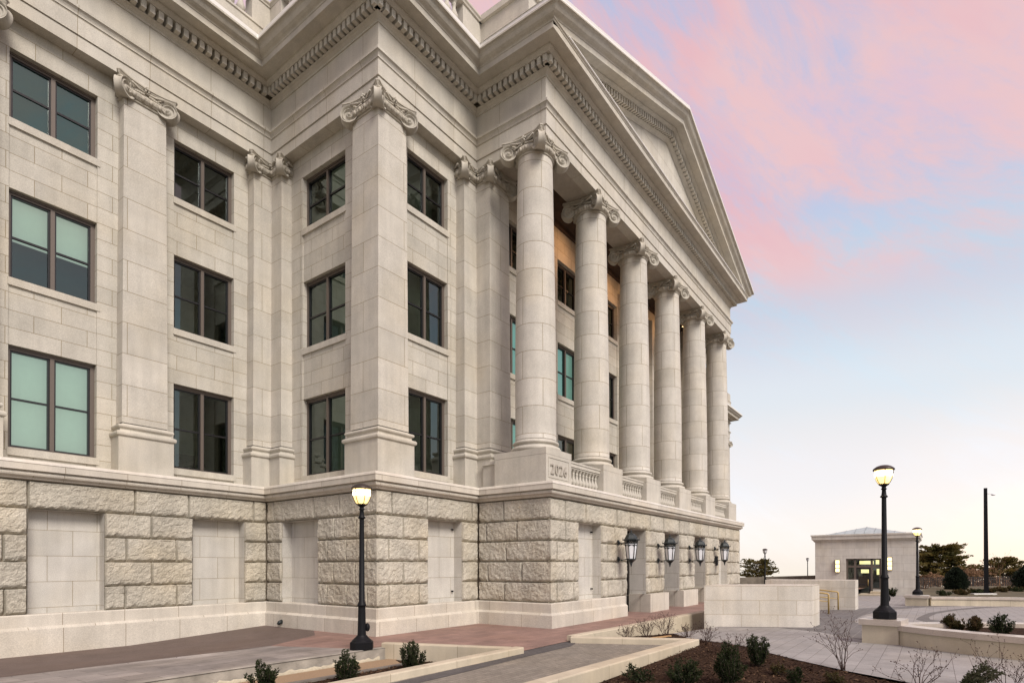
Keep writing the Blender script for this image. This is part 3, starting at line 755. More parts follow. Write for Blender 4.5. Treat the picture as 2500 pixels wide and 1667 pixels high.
# entrance bays: deep smooth jambs with dark doors at the back
for a0, a1 in DO:
    m_ = MB(); pp = QFRONT.p; f_, g_, z0 = .335, -.45, -4.9; Zt = -1.108; a0 += .008; a1 -= .008
    m_.quad(pp(a1, z0, g_), pp(a1, Zt, g_), pp(a1, Zt, f_), pp(a1, z0, f_)); m_.quad(pp(a0, z0, f_), pp(a0, Zt, f_), pp(a0, Zt, g_), pp(a0, z0, g_))
    m_.quad(pp(a0, Zt, g_), pp(a0, Zt, f_), pp(a1, Zt, f_), pp(a1, Zt, g_))
    o = P(m_, 'entrance_jamb', M['panel'])
    m_ = MB(); QFRONT.quad(m_, a0, a1, z0, Zt, g_, 0)
    am = (a0+a1)/2
    for b0, b1 in ((a0, a0+.1), (a1-.1, a1), (am-.05, am+.05)): QFRONT.box(m_, b0, b1, z0, Zt, g_+.002, g_+.06, 0)
    QFRONT.box(m_, a0+.1, am-.05, Zt-.75, Zt-.68, g_+.003, g_+.05); QFRONT.box(m_, am+.05, a1-.1, Zt-.75, Zt-.68, g_+.003, g_+.05)
    dr_ = P(m_, 'door', M['door'])
    m_ = MB(); m_.tube([(am-.12, -V2+.32, -3.5), (am-.12, -V2+.32, -2.9)], .015); P(m_, 'handle', M['gold'], dr_)
m_ = MB(); m_.box(20.0, 20.28, -V2-.46, -V2-.40, -2.55, -2.05); P(m_, 'entry_keypad', M['iron'])
for fr, a, z in ((PFRONT, 2.98, -1.35), (PFRONT, 2.98, -3.35), (QFRONT, 7.05, -1.35), (QFRONT, 7.05, -3.35)):
    m_ = MB(); x, y, _ = fr.p(a, z, .0); m_.tube([(x, y+.03, z), (x, y-.05, z)], .022, 8); m_.tube([(x, y-.05, z), (x+.02, y-.08, z-.01)], .03, 8); P(m_, 'jamb_spotlight', M['iron'])
m_ = MB(); m_.tube([(-.48, -1.45, -4.28), (-.58, -1.45, -4.30), (-.62, -1.45, -4.36)], [.075, .06, .05], 8)
P(m_, 'hose_bib', M['lantern'])

# ---- pediment
pe = MB(); k = 1/math.cos(math.atan(.358)); XM = (U1+U2)/2; sl = .358
rk_prof = corn[0:19]+cyma[1:8]
TIP = 14.0
ZA = TIP+sl*(XM-(U1-1.12))      # tip height on the centre line
def rake(side, mb, prof, end_mitre=True):
    A = []; B = []
    for d_, z_ in prof:
        dz = -(TIP-z_)*k
        xs = (U1-d_) if side < 0 else (U2+d_)
        dist = abs(XM-xs)
        A.append((xs, -V2-d_, ZA+dz-sl*dist)); B.append((XM, -V2-d_, ZA+dz))
    m = len(prof); vs = A+B if side < 0 else B+A
    mb.add(vs, [(i, i+m, i+1+m, i+1) for i in range(m-1)])
rake(-1, pe, rk_prof); rake(1, pe, rk_prof)
for side in (-1, 1):
    a_ = []; b_ = []
    for d_, z_ in rk_prof:
        xs = (U1-d_) if side < 0 else (U2+d_)
        a_.append((xs, -V2-d_, z_)); b_.append((xs, -V2-d_, ZA-(TIP-z_)*k-sl*abs(XM-xs)))
    n_ = len(a_); pe.add(a_+b_, [(i, i+1, i+1+n_, i+n_) for i in range(n_-1)])
# raking dentils
dz0, dz1 = -(TIP-13.14)*k, -(TIP-13.36)*k
rd = MB()
for side in (-1, 1):
    n = 46
    for i in range(n):
        x0 = XM+side*(i+.5)*.215; 
        vs = []
        for dd in (.06, .33):
            for x_ in (x0-.065, x0+.065):
                for dz in (dz0, dz1): vs.append((x_, -V2-dd, ZA+dz-sl*abs(XM-x_)))
        if ZA+dz0-sl*abs(XM-x0) < 13.80: continue
        rd.add(vs, [(4, 5, 7, 6), (0, 1, 5, 4), (2, 6, 7, 3), (1, 3, 7, 5), (0, 4, 6, 2)])
        
rf0 = MB(); rake(-1, rf0, gut[:5]); rake(1, rf0, gut[:5]); P(rf0, 'rake_flashing', M['flash'])
P(pe, 'pediment', M['plain']); P(rd, 'raking_dentils', M['plain'])
ty = MB(); zt0 = ZA-(TIP-13.0)*k
ty.add([(U1, -V2+.01, 13.5), (U2, -V2+.01, 13.5), (XM, -V2+.01, zt0+.3)], [(0, 1, 2)]); P(ty, 'tympanum', M['entab'])
rf = MB()
for side in (-1, 1):
    xs = U1-1.12 if side < 0 else U2+1.12
    vs = [(xs, -V2-1.12, TIP), (XM, -V2-1.12, ZA), (XM, -2, ZA), (xs, -2, TIP)]
    up = [(x, y+.05, z+.14) for x, y, z in vs]
    rf.add(up, [(0, 1, 2, 3)] if side < 0 else [(3, 2, 1, 0)], 0)
    rf.add([vs[0], vs[1], up[1], up[0]], [(0, 1, 2, 3)], 0)
P(rf, 'portico_roof', M['flash'])

# ---- roof parapet: solid blocking, pedestals, balusters
pa = MB()
blk = [(.12, 13.9), (.12, 15.38), (.16, 15.39), (.16, 15.46), (-.3, 15.46)]
pa.sweep(MAIN[:4], blk, caps=False); pa.sweep([(U2+.0, -V1), (XR, -V1), (XR, 0), (XEND, 0), (XEND, 14)], blk, caps=False)
pa.box(U1+.15, U2-.15, -7.6, -V1+.1, 13.8, 16.30); pa.box(U1+.05, U2-.05, -7.7, -V1+.1, 16.303, 16.50)
P(pa, 'roof_parapet', M['plain'])
pd = MB()
for x0, x1, y0, y1 in ((-.75, .05, -.1, .3), (-.12, .3, -.75, -.05), (-.1, .9, -V1-.1, -V1+.9), (3.5, U1+.2, -V1-.08, -V1+.3), (-4.5, -3.1, -.1, .3), (-8.3, -6.9, -.1, .3), (XEND-.9, XEND+.08, -.08, .9)):
    m_ = MB(); m_.box(x0, x1, y0, y1, 15.46, 16.30); P(m_, 'parapet_pedestal', M['plain'])
pd.sweep([(-13, 0), (0, 0), (0, -V1), (U1+.2, -V1)], [(-.25, 16.303), (.13, 16.303), (.14, 16.36), (.18, 16.40), (.18, 16.46), (-.25, 16.48)], caps=True)
P(pd, 'parapet_rail', M['plain'])
for a, b_ in (((-12.9, .08), (-8.4, .08)), ((-6.8, .08), (-4.6, .08)), ((-3.0, .08), (-.85, .08)), ((.08, -.85), (.08, -V1+1.0)), ((1.0, -V1+.08), (3.4, -V1+.08))):
    balustrade((a, b_), 15.48, .80, 16.302+.0-.0, 'roof', pitch=.40, k=1.25) if False else None
    L = math.hypot(b_[0]-a[0], b_[1]-a[1]); n = max(2, int(L/.33)); 
    for i in range(n):
        t = (i+.5)/n; o = bpy.data.objects.new('roof_baluster', BALM[(.80, 1.25)]); col.objects.link(o); o.parent = bld
        o.location = Vector((a[0]+(b_[0]-a[0])*t, a[1]+(b_[1]-a[1])*t, 15.47))-Vector(bld.location); o.scale = (1.15, 1.15, 1.045)
m_ = MB(); m_.box(XR+1, XEND-2, 2, 12, 13.6, 15.0); P(m_, 'roof_deck', M['plain'])

Zt = -1.10
# small downlights on the inner side of the portico beam, washing the porch wall
for x, y in ((9.75, -6.9), (13.84, -6.9), (16.38, -7.0), (20.13, -7.0)):
    t = empty('porch_floodlight', '', 'floodlight', (x, y, 10.88))
    m_ = MB(); m_.tube([(0, 0, .9), (0, 0, .05)], .02, 6); m_.tube([(0, -.06, .06), (0, .02, -.02)], [.05, .07], 8); m_.build('housing', M['iron'], t)
    m_ = MB(); m_.ell((0, -.02, -.07), (.085, .085, .07) if x > 15 else (.03, .03, .03)); m_.build('bulb', M['spot'], t)
    t['group'] = 'floodlights under the portico beam'
    t['label'] = {9.75: 'small porch floodlight hidden behind the second column from the left', 13.84: 'small porch floodlight hidden behind the third column from the left', 16.38: 'bright porch floodlight beside the fourth column capital, the larger visible spark', 20.13: 'bright porch floodlight beside the fifth column capital, lower spark'}[x]
    li = bpy.data.lights.new('floodlight_beam', 'SPOT'); li.energy = 62; li.color = (1.0, .50, .22); li.spot_size = R(165); li.spot_blend = .8; li.shadow_soft_size = .08
    lo = bpy.data.objects.new('beam', li); col.objects.link(lo); lo.parent = t
    dr = Vector((-.2, 1.0, -.75)); lo.rotation_euler = dr.to_track_quat('-Z', 'Y').to_euler(); lo.location = (0, .1, .05)

# ------------------------------------------------------------------ wall lanterns
def wall_lantern():
    t = empty('wall_lantern', '', 'lantern', (0, 0, 0), 'lanterns along the entrance piers')
    n = 6; A = .0
    def hexa(mb, prof, a0=0.): mb.lathe(prof, 0, 0, 6, smooth=False, a0=a0)
    m_ = MB(); hexa(m_, [(.245, .33), (.33, .30), (.335, .335), (.26, .36), (.235, .40), (.19, .50), (.13, .565), (.05, .60), (.03, .63), (.045, .66), (.015, .70), (.004, .76)])
    for i in range(6):
        a = i*PI/3; m_.tube([(.32*math.cos(a), .32*math.sin(a), .32), (.325*math.cos(a), .325*math.sin(a), .44)], [.012, .004], 5)
    m_.build('roof', M['lantern'], t)
    m_ = MB()
    # pierced gallery and corner bars
    for i in range(6):
        a, b_ = i*PI/3, (i+1)*PI/3
        p1 = Vector((.245*math.cos(a), .245*math.sin(a), .30)); p0 = Vector((.165*math.cos(a), .165*math.sin(a), -.42))
        q1 = Vector((.245*math.cos(b_), .245*math.sin(b_), .30)); q0 = Vector((.165*math.cos(b_), .165*math.sin(b_), -.42))
        m_.tube([p1, p0], .017, 5)
        for f in (.0, .14, .17, .235): m_.tube([p1.lerp(p0, f), q1.lerp(q0, f)], .010, 4)
        # arched spandrel
        arc = []
        for s_ in range(9):
            u = s_/8; h_ = .34-.10*math.sin(PI*u); arc.append(p1.lerp(p0, h_).lerp(q1.lerp(q0, h_), u))
        m_.tube(arc, .014, 4)
        for s_ in range(8):
            u0, u1 = s_/8, (s_+1)/8
            h0, h1 = .34-.10*math.sin(PI*u0), .34-.10*math.sin(PI*u1)
            m_.quad(p1.lerp(p0, .225).lerp(q1.lerp(q0, .225), u0), p1.lerp(p0, .225).lerp(q1.lerp(q0, .225), u1), p1.lerp(p0, h1).lerp(q1.lerp(q0, h1), u1), p1.lerp(p0, h0).lerp(q1.lerp(q0, h0), u0))
        for s_ in range(3):
            u = (s_+.5)/3; c_ = p1.lerp(p0, .075).lerp(q1.lerp(q0, .075), u)
            m_.tube([c_+Vector((0, 0, .045)), c_+(q1-p1).normalized()*.04, c_-Vector((0, 0, .045)), c_-(q1-p1).normalized()*.04, c_+Vector((0, 0, .045))], .008, 4)
    m_.build('frame', M['lantern'], t)
    m_ = MB(); m_.lathe([(.150, -.41), (.222, .12), (.228, .18)], 0, 0, 6, smooth=False); m_.build('glass', M['unlit'], t)
    m_ = MB(); hexa(m_, [(.185, -.42), (.19, -.45), (.15, -.48), (.10, -.53), (.05, -.57), (.055, -.61), (.03, -.64), (.035, -.67), (.008, -.74)]); m_.build('finial', M['lantern'], t)
    m_ = MB()
    for z in (.22, -.44):
        m_.tube([(0, .2, z), (0, .38, z-.02), (0, .54, z)], .016, 5); m_.lathe([(.05, 0), (.05, .03)], 0, 0, 8)
        m_.ell((0, .50, z), (.05, .045, .06)); m_.ell((0, .40, z-.04), (.02, .03, .04))
        m_.box(-.05, .05, .52, .56, z-.11, z+.11)
    m_.build('bracket', M['lantern'], t)
    return t
L0 = wall_lantern()
for i, (x, s_, z, lb) in enumerate(((8.42, 1.0, -1.90, 'black wall lantern nearest the camera, left of the first doorway'), (12.17, 1.0, -1.92, 'black wall lantern on the pier between the first and second doorways'),
                        (15.97, 1.0, -1.90, 'black wall lantern on the pier between the second and third doorways'), (19.84, 1.0, -1.86, 'farthest black wall lantern, beyond the last doorway'))):
    o = L0 if i == 0 else copy_tree(L0)
    o.location = (x, -V2-.93, z); o.scale = (.95, .95, .93); o['label'] = lb
bpy.context.view_layer.update()

# ------------------------------------------------------------------ post lamps
def post_lamp(near=True):
    t = empty('street_lamp', '', 'street lamp', (0, 0, 0), 'black post lamps with glowing globes')
    m_ = MB(); m_.lathe([(.27, 0), (.27, .17), (.255, .18), (.235, .20)], 0, 0, 8, smooth=False, a0=PI/8)
    m_.lathe([(.225, .20), (.21, .22), (.19, .235), (.125, .30), (.115, .32)], 0, 0, 24); m_.build('base', M['iron'], t)
    m_ = MB(); m_.lathe([(.105, .30), (.095, .36), (.082, .95), (.082, .99), (.10, 1.0), (.10, 1.03), (.085, 1.045), (.085, 1.07), (.068, 1.09), (.052, 2.98), (.052, 3.0), (.085, 3.02), (.085, 3.04), (.055, 3.07), (.055, 3.10), (.05, 3.13), (.045, 3.2), (.07, 3.225), (.045, 3.25), (.05, 3.28), (.09, 3.31), (.115, 3.325), (.115, 3.34)], 0, 0, 24)
    m_.build('pole', M['iron'], t)
    if near:
        m_ = MB(); m_.ell((.11, -.06, .50), (.06, .06, .10)); m_.box(.07, .13, -.1, -.02, .42, .56); m_.build('outlet_box', M['iron'], t)
    m_ = MB(); pr = [(.09, 3.335), (.13, 3.38), (.17, 3.46), (.192, 3.55), (.197, 3.64), (.197, 3.69)]; m_.lathe(pr, 0, 0, 24); g = m_.build('globe', M['lampglass'], t)
    m_ = MB(); m_.lathe([(.0, 3.45), (.201, 3.535), (.202, 3.62), (.2, 3.66)][1:], 0, 0, 24, cap=False); m_.build('bright_band', M['lampcore'], g)
    m_ = MB()
    for i in range(6):
        a = i*PI/3+.2; m_.tube([((r+.012)*math.cos(a), (r+.012)*math.sin(a), z) for r, z in pr], .009, 5)
    m_.tube([(.207*math.cos(k*PI/12), .207*math.sin(k*PI/12), 3.625) for k in range(25)], .009, 5)
    for k in range(12): m_.ell((.10*math.cos(k*PI/6), .10*math.sin(k*PI/6), 3.345), (.015, .015, .02), 5, 4)
    m_.build('cage', M['brown'], t)
    m_ = MB(); m_.lathe([(.20, 3.69), (.237, 3.685), (.24, 3.715), (.22, 3.74), (.16, 3.785), (.09, 3.81), (.02, 3.82)], 0, 0, 24); m_.build('cap', M['brown'], t)
    return t
S0 = post_lamp()
lamps = [((-2.19, -7.52, -4.44), 1.0, 'lit black post lamp standing on the concrete edge in front of the building corner'),
         ((6.0, -17.31, -3.86), 1.0, 'lit black post lamp on the stone pedestal at the right, tallest in the picture'),
         ((28.34, -17.58, -4.24), 1.0, 'lit black post lamp on the far pedestal in front of the gatehouse corner'),
         ((47.29, -5.06, -4.78), 1.0, 'small distant post lamp above the grey parapet, nearer the portico'),
         ((85.88, -2.49, -5.3), 1.0, 'smallest farthest post lamp, just left of the gatehouse')]
for i, (p_, s_, lb) in enumerate(lamps):
    o = S0 if i == 0 else copy_tree(S0)
    o.location = p_; o['label'] = lb
    if i in (3, 4):
        for ch in [k_ for k_ in bpy.data.objects if k_.parent == o and k_.name.startswith('globe')]:
            for c2 in [k_ for k_ in bpy.data.objects if k_.parent == ch]: bpy.data.objects.remove(c2)
            me = ch.data.copy(); me.materials.clear(); me.materials.append(M['unlit']); ch.data = me

# ------------------------------------------------------------------ ground, terraces, plaza
CAM = Vector((-10.68744, -18.29494, -2.51580)); FW = Vector((.81688, .57680, 0))
def dep(x, y): return (x-CAM.x)*FW.x+(y-CAM.y)*FW.y
def zplaza(x, y):
    d_ = dep(x, y); return -4.45-.0225*max(0, d_-14)
def zground(x, y):
    d_ = dep(x, y); z = -4.98-.0225*max(0, min(d_, 62)-14)
    r = math.hypot(x-CAM.x, y-CAM.y)
    return z-.032*max(0, r-64)
m_ = MB(); N = 60; vs = []; X = [-900+i*30 for i in range(61)]
def axis():
    a = [-900, -600, -400, -250, -150, -100, -70, -50, -40, -30]+[-24+4*i for i in range(32)]+[110, 125, 150, 200, 300, 450, 650, 900]
    return a
AX = axis()
for y in AX:
    for x in AX: vs.append((x, y, zground(x, y)))
n = len(AX); m_.add(vs, [(j*n+i, j*n+i+1, (j+1)*n+i+1, (j+1)*n+i) for j in range(n-1) for i in range(n-1)], 0, True)
structure(m_.build('ground', M['earth']), 'dry turf and earth of the grounds sloping away behind the fence')

def poly_sheet(name, pts, zf, mat, lift=0., thick=0., sub=0, label=None):
    """flat or gently sloping polygon sheet, refined so that it can follow the slope"""
    m_ = MB()
    import mathutils.geometry as G_
    xs = [p_[0] for p_ in pts]; ys = [p_[1] for p_ in pts]
    if sub == 0:
        m_.add([(x, y, zf(x, y)+lift) for x, y in pts], [tuple(range(len(pts)))], 0)
    else:
        V2_ = [Vector(p_) for p_ in pts]; nb = len(V2_); edges = [(i, (i+1) % nb) for i in range(nb)]
        x = min(xs)+sub*.37
        while x < max(xs):
            y = min(ys)+sub*.41
            while y < max(ys):
                # inside test
                c_ = False; j = nb-1
                for i in range(nb):
                    if (pts[i][1] > y) != (pts[j][1] > y) and x < (pts[j][0]-pts[i][0])*(y-pts[i][1])/(pts[j][1]-pts[i][1])+pts[i][0]: c_ = not c_
                    j = i
                if c_ and all((Vector((x, y))-p_).length > .02 for p_ in V2_): V2_.append(Vector((x, y)))
                y += sub
            x += sub
        r_ = G_.delaunay_2d_cdt(V2_, edges, [], 1, 1e-5)
        m_.add([(v[0], v[1], zf(v[0], v[1])+lift) for v in r_[0]], [tuple(f) for f in r_[2]], 0, True)
    o = m_.build(name, mat)
    me = o.data
    if sum(p_.normal.z for p_ in me.polygons) < 0: me.flip_normals()
    structure(o, label); return o
flat = lambda z: (lambda x, y: z)
ZT = -4.44
wing_z = lambda x, y: ZT-.22*max(0, min(1, (-.3-x)/4.))*max(0, min(1, (y+6.5)/4.5))
# red terrace in front of the building
red = [(-.4, -3.0), (U1+.2, -3.0), (U1+.2, -7), (XEND, -7), (62, -7), (62, -13.6), (21.5, -12.0), (11.5, -11.55), (1.75, -10.72), (-.45, -10.75), (-1.70, -7.80), (-2.25, -7.25), (-2.9, -4.9), (-1.1, -4.1)]
poly_sheet('terrace', red, lambda x, y: wing_z(x, y)-.02*max(0, x-24)*.5, M['redpave'], 0, sub=.8, label='reddish paved terrace along the foot of the building')
gr = [(-1.70, -7.80), (-2.25, -7.25), (-2.9, -4.9), (-13.0, -4.0), (-13.0, -7.6), (-5.6, -7.62), (-3.5, -7.7)]
poly_sheet('pavement', gr, wing_z, M['greypave'], 0, sub=.7, label='grey brushed paving below the left wing')
ds = [(-.3, -.2), (-13.0, -.2), (-13.0, -4.0), (-2.9, -4.9), (-1.1, -4.1), (-.4, -3.0)]
poly_sheet('gravel_strip', ds, wing_z, M['darkstrip'], 0, sub=.7, label='dark brown gravel strip along the wing wall')
# walk of small grey pavers with dark edging
wk = [(1.62, -10.75), (2.75, -13.35), (-3.2, -13.1), (-7, -12.9), (-7, -10.9), (-.45, -10.9)]
poly_sheet('walkway', wk, flat(-4.452), M['walk'], label='small grey paver walkway between the planting beds')
bd = [(-.55, -10.75), (1.75, -10.72), (1.50, -11.05), (1.0, -11.22), (-.9, -11.25), (-3.2, -11.35), (-7, -11.4), (-7, -11.05), (-1.0, -10.95)]
poly_sheet('walkway_border', bd, flat(-4.447), M['walkdark'], label='dark paver border between terrace and walkway')
# light plaza
pz = [(8.0, -12.5), (4.7, -12.0), (3.9, -13.0), (3.72, -13.7), (3.35, -14.6), (2.58, -15.34), (1.85, -16.1), (1.1, -17.01), (.48, -18.02), (.1, -19.2), (0, -20.5), (0, -32), (62, -40), (62, -12.6), (22, -11.6), (11.0, -11.6)]
poly_sheet('plaza', pz, zplaza, M['plaza'], 0, sub=2.0, label='light grey paved plaza')
dk = [(8.1, -12.5), (8.9, -14.2), (8.13, -15.52), (7.2, -16.1), (6.2, -16.9), (7.5, -18.0), (10.0, -19.4), (11.3, -18.6), (11.2, -17.4), (11.89, -16.29), (12.9, -15.98), (14.3, -15.83), (17.2, -15.85), (20.12, -16.12), (23.5, -16.8), (26.35, -17.88), (30.0, -19.9), (31.5, -22.4), (32, -22.4), (31.5, -19.5), (29.6, -17.9), (28.3, -17.4), (24.51, -15.81), (20, -13.4), (16, -12.1)]
poly_sheet('plaza_dark_field', dk, zplaza, M['plazadk'], .004, sub=2.0, label='dark grey paver field curving between the low walls')
rg = []
for (x, y) in ((14.0, -18.6), (14.37, -18.1), (15.6, -17.75), (17.04, -17.80), (20.5, -18.1), (24.2, -18.9), (27.8, -20.1), (30, -21.6), (30, -21.9), (27.4, -20.5), (24.0, -19.25), (20.4, -18.42), (17.5, -18.15), (15.9, -18.2), (15.2, -18.7), (14.9, -19.6), (14.3, -19.6)): rg.append((x, y))
poly_sheet('plaza_ring', rg, zplaza, M['ring'], .004, sub=2.0, label='thin dark ring band set in the light plaza')

# mulch beds
def bed_z(x, y):
    k_ = max(0, min(1, (y+13.4)/1.4)) if False else 0
    d1_ = (2.9-x)*.35
    t_ = max(0, min(1, (13.2+y*-1-12.6)/2.2)) if False else 0
    e_ = noise.noise((x*2.5, y*2.5, 0))*.02+noise.noise((x*9, y*9, 0))*.012
    return -4.53+e_-.10*max(0, min(1, (1.6-x)/2.5))
mb_ = [(1.9, -10.95), (8.05, -12.35), (4.7, -12.0), (3.9, -13.0), (3.72, -13.7), (3.35, -14.6), (2.58, -15.34), (1.85, -16.1), (1.1, -17.01), (.48, -18.02), (.1, -19.2), (0, -20.5), (-12, -20.5), (-12, -13.6), (-2.9, -13.55), (2.85, -13.7), (2.9, -13.3)]
mb_ = [(1.9, -10.95), (3.1, -11.36), (4.9, -12.25), (4.2, -12.9), (3.85, -13.5), (3.6, -14.2), (3.2, -14.75), (2.58, -15.34), (1.85, -16.1), (1.1, -17.01), (.48, -18.02), (.1, -19.2), (0, -20.5), (-12, -20.5), (-12, -13.6), (-2.9, -13.55), (2.7, -13.7), (2.75, -13.4)]
mb_s = poly_sheet('mulch_bed', mb_, lambda x, y: bed_z(x, y)+.07, M['mulch'], 0, sub=.22, label='dark bark mulch bed at the lower right')
m2 = [(-.85, -10.6), (-1.7, -8.1), (-2.06, -8.77), (-4.53, -8.75), (-9, -8.7), (-9, -10.75)]
poly_sheet('mulch_bed', m2, lambda x, y: -4.70+noise.noise((x*3, y*3, 0))*.02, M['mulch'], 0, sub=.22, label='dark bark mulch in the small triangular bed')
m3 = [(-1.5, -7.85), (-2.06, -8.77), (-4.53, -8.62), (-9, -8.55), (-9, -7.5), (-5, -7.5)]
poly_sheet('gravel_bed', m3, flat(-4.70), M['gravel'], 0, sub=.8, label='strip of tan gravel inside the left bed')
m_ = MB()
for (a, b_) in (((-2.0, -8.72), (-4.5, -8.58)), ((-4.5, -8.58), (-9, -8.52))):
    dx, dy = b_[0]-a[0], b_[1]-a[1]; L = math.hypot(dx, dy); nx, ny = -dy/L*.07, dx/L*.07
    v = [(a[0]+nx, a[1]+ny), (b_[0]+nx, b_[1]+ny), (b_[0]-nx, b_[1]-ny), (a[0]-nx, a[1]-ny)]
    m_.add([(x, y, z) for z in (-4.74, -4.675) for x, y in v], [(4, 5, 6, 7), (0, 1, 5, 4), (3, 7, 6, 2), (1, 2, 6, 5), (0, 4, 7, 3)])
structure(m_.build('bed_edging', M['edging']), 'flat grey edging strip between gravel and mulch')

random.seed(12); ch_ = MB()
import mathutils
for (x0, x1, y0, y1, n_, zf_) in ((-4.5, 4.6, -20., -11.2, 26000, lambda x, y: bed_z(x, y)+.07), (-5, -.9, -10.7, -8.5, 4000, lambda x, y: -4.70)):
    pg = mb_ if n_ > 9000 else m2
    for i in range(n_):
        x = random.uniform(x0, x1); y = random.uniform(y0, y1); c_ = False; j = len(pg)-1
        for q in range(len(pg)):
            if (pg[q][1] > y) != (pg[j][1] > y) and x < (pg[j][0]-pg[q][0])*(y-pg[q][1])/(pg[j][1]-pg[q][1])+pg[q][0]: c_ = not c_
            j = q
        if not c_: continue
        z = zf_(x, y)+random.uniform(.0, .022); L_ = random.uniform(.02, .06); a = random.uniform(0, 6.28); t_ = random.gauss(0, .35)
        d_ = Vector((math.cos(a)*L_*.5, math.sin(a)*L_*.5, t_*L_*.5)); w_ = Vector((-math.sin(a), math.cos(a), random.gauss(0, .35)))*L_*.22; p_ = Vector((x, y, z))
        ch_.add([p_-d_-w_, p_+d_-w_, p_+d_+w_, p_-d_+w_], [(0, 1, 2, 3)], 0 if random.random() < .8 else 1)
tag(ch_.build('bark_chips', [simple('chip_dark', (.050, .029, .018), .9, spec=.1, var=.5, vscale=9.), simple('chip_light', (.11, .068, .040), .9, spec=.1, var=.5, vscale=9.)]), 'loose bark chips strewn over the planting beds', 'bark chips', kind='stuff')

# curbs: prisms with slightly rounded tops along polylines
def curb(name, path, w, zt, zb, mat, label, cat='curb', closed=False):
    m_ = MB(); c = .025
    zts = zt if isinstance(zt, list) else [zt]*len(path)
    n = len(path); L_ = []
    for i in range(n):
        segs = []
        if i > 0: a, b_ = path[i-1], path[i]; l = math.hypot(b_[0]-a[0], b_[1]-a[1]); segs.append(((b_[1]-a[1])/l, -(b_[0]-a[0])/l))
        if i < n-1: a, b_ = path[i], path[i+1]; l = math.hypot(b_[0]-a[0], b_[1]-a[1]); segs.append(((b_[1]-a[1])/l, -(b_[0]-a[0])/l))
        if len(segs) == 1: L_.append(segs[0])
        else: k_ = 1+segs[0][0]*segs[1][0]+segs[0][1]*segs[1][1]; L_.append(((segs[0][0]+segs[1][0])/k_, (segs[0][1]+segs[1][1])/k_))
    sec = []
    for i in range(n):
        z = zts[i]; pr = [(w/2, zb), (w/2, z-c), (w/2-c*.3, z-c*.3), (w/2-c, z), (-w/2+c, z), (-w/2+c*.3, z-c*.3), (-w/2, z-c), (-w/2, zb)]
        sec.append([(path[i][0]+L_[i][0]*d_, path[i][1]+L_[i][1]*d_, zz) for d_, zz in pr])
    for i in range(n-1):
        m_.add(sec[i]+sec[i+1], [(k_, k_+8, k_+9, k_+1) for k_ in range(7)])
    m_.add(sec[0], [tuple(range(8))]); m_.add(sec[-1], [tuple(range(7, -1, -1))])
    return tag(m_.build(name, mat), label, cat)
curb('curb', [(-13, -7.50), (-5.6, -7.52), (-3.4, -7.60), (-1.68, -7.71)], .16, -4.43, -4.95, M['concrete'], 'rough grey concrete edge under the near post lamp', 'curb')
# ragged leftover of mortar on its face
m_ = MB(); pts = []
x = -9.0
while x < -1.9:
    h = .07+.05*noise.noise((x*6, 0, 0))+.03*noise.noise((x*21, 3, 0))
    pts.append((x, h)); x += .05
vs = []; fs = []
for x, h in pts:
    y = -7.615-(x+9)*.0 if x < -5.6 else -7.61-(x+5.6)*.048
    vs += [(x, y-.004, -4.71), (x, y-.012, -4.71+max(.01, h)*.6), (x, y, -4.70+max(.015, h))]
for i in range(len(pts)-1): fs += [(i*3, i*3+3, i*3+4, i*3+1), (i*3+1, i*3+4, i*3+5, i*3+2)]
m_.add(vs, fs, 0, True); tag(m_.build('mortar_residue', M['adhesive']), 'ragged cream mortar smear along the grey concrete edge', 'mortar')
curb('curb', [(-1.66, -7.66), (-.62, -10.62)], .22, -4.33, -4.95, M['cream'], 'cream stone curb slanting from the near lamp to the tip of the small bed')
curb('curb', [(-.55, -10.83), (-4.4, -10.80), (-9, -10.75)], .24, -4.31, -4.95, M['cream'], 'long cream stone curb along the front of the small left bed')
curb('curb', [(1.72, -10.78), (4.5, -11.10), (11.6, -11.72)], .26, [-4.30, -4.26, -4.14], -4.95, M['cream'], 'cream stone curb between the red terrace and the mulch bed, running to the low wall')
curb('curb', [(1.60, -10.86), (2.80, -13.46)], .26, -4.305, -4.95, M['cream'], 'cream stone curb crossing from the terrace tip to the corner of the mulch bed')
curb('curb', [(2.93, -13.52), (-2.8, -13.32), (-9, -13.1)], .30, -4.31, -4.95, M['cream'], 'near cream stone curb between the walkway and the mulch bed')

# low stone walls
def block_wall(name, x0, x1, y0, y1, ztL, ztR, zb, mat, label, cap=True):
    m_ = MB()
    v = [(x0[0], y0, zb), (x0[1], y1, zb), (x1[1], y1, zb), (x1[0], y0, zb), (x0[0], y0, ztL), (x0[1], y1, ztR), (x1[1], y1, ztR), (x1[0], y0, ztL)]
    m_.add(v, [(0, 4, 5, 1), (1, 5, 6, 2), (2, 6, 7, 3), (3, 7, 4, 0), (4, 7, 6, 5), (0, 1, 2, 3)])
    return tag(m_.build(name, mat), label, 'low wall')
block_wall('low_wall', (8.05, 9.61), (9.5, 11.0), -12.1, -15.11, -3.20, -3.19, -4.9, M['lowwall'], 'pale stone low wall nearest the entrance, in front of the stairs')
block_wall('low_wall', (21.3, 21.48), (22.7, 22.9), -11.0, -15.16, -3.32, -3.30, -5.2, M['lowwall'], 'second pale stone low wall behind the brass handrails')
m_ = MB()
for i in range(3): m_.box(11.3+0, 21.0, -13.6+i*.35, -11.4, -5.2, -4.70+i*.1)
tag(m_.build('stair', M['coping']), 'shallow pale steps between the two low walls', 'steps')
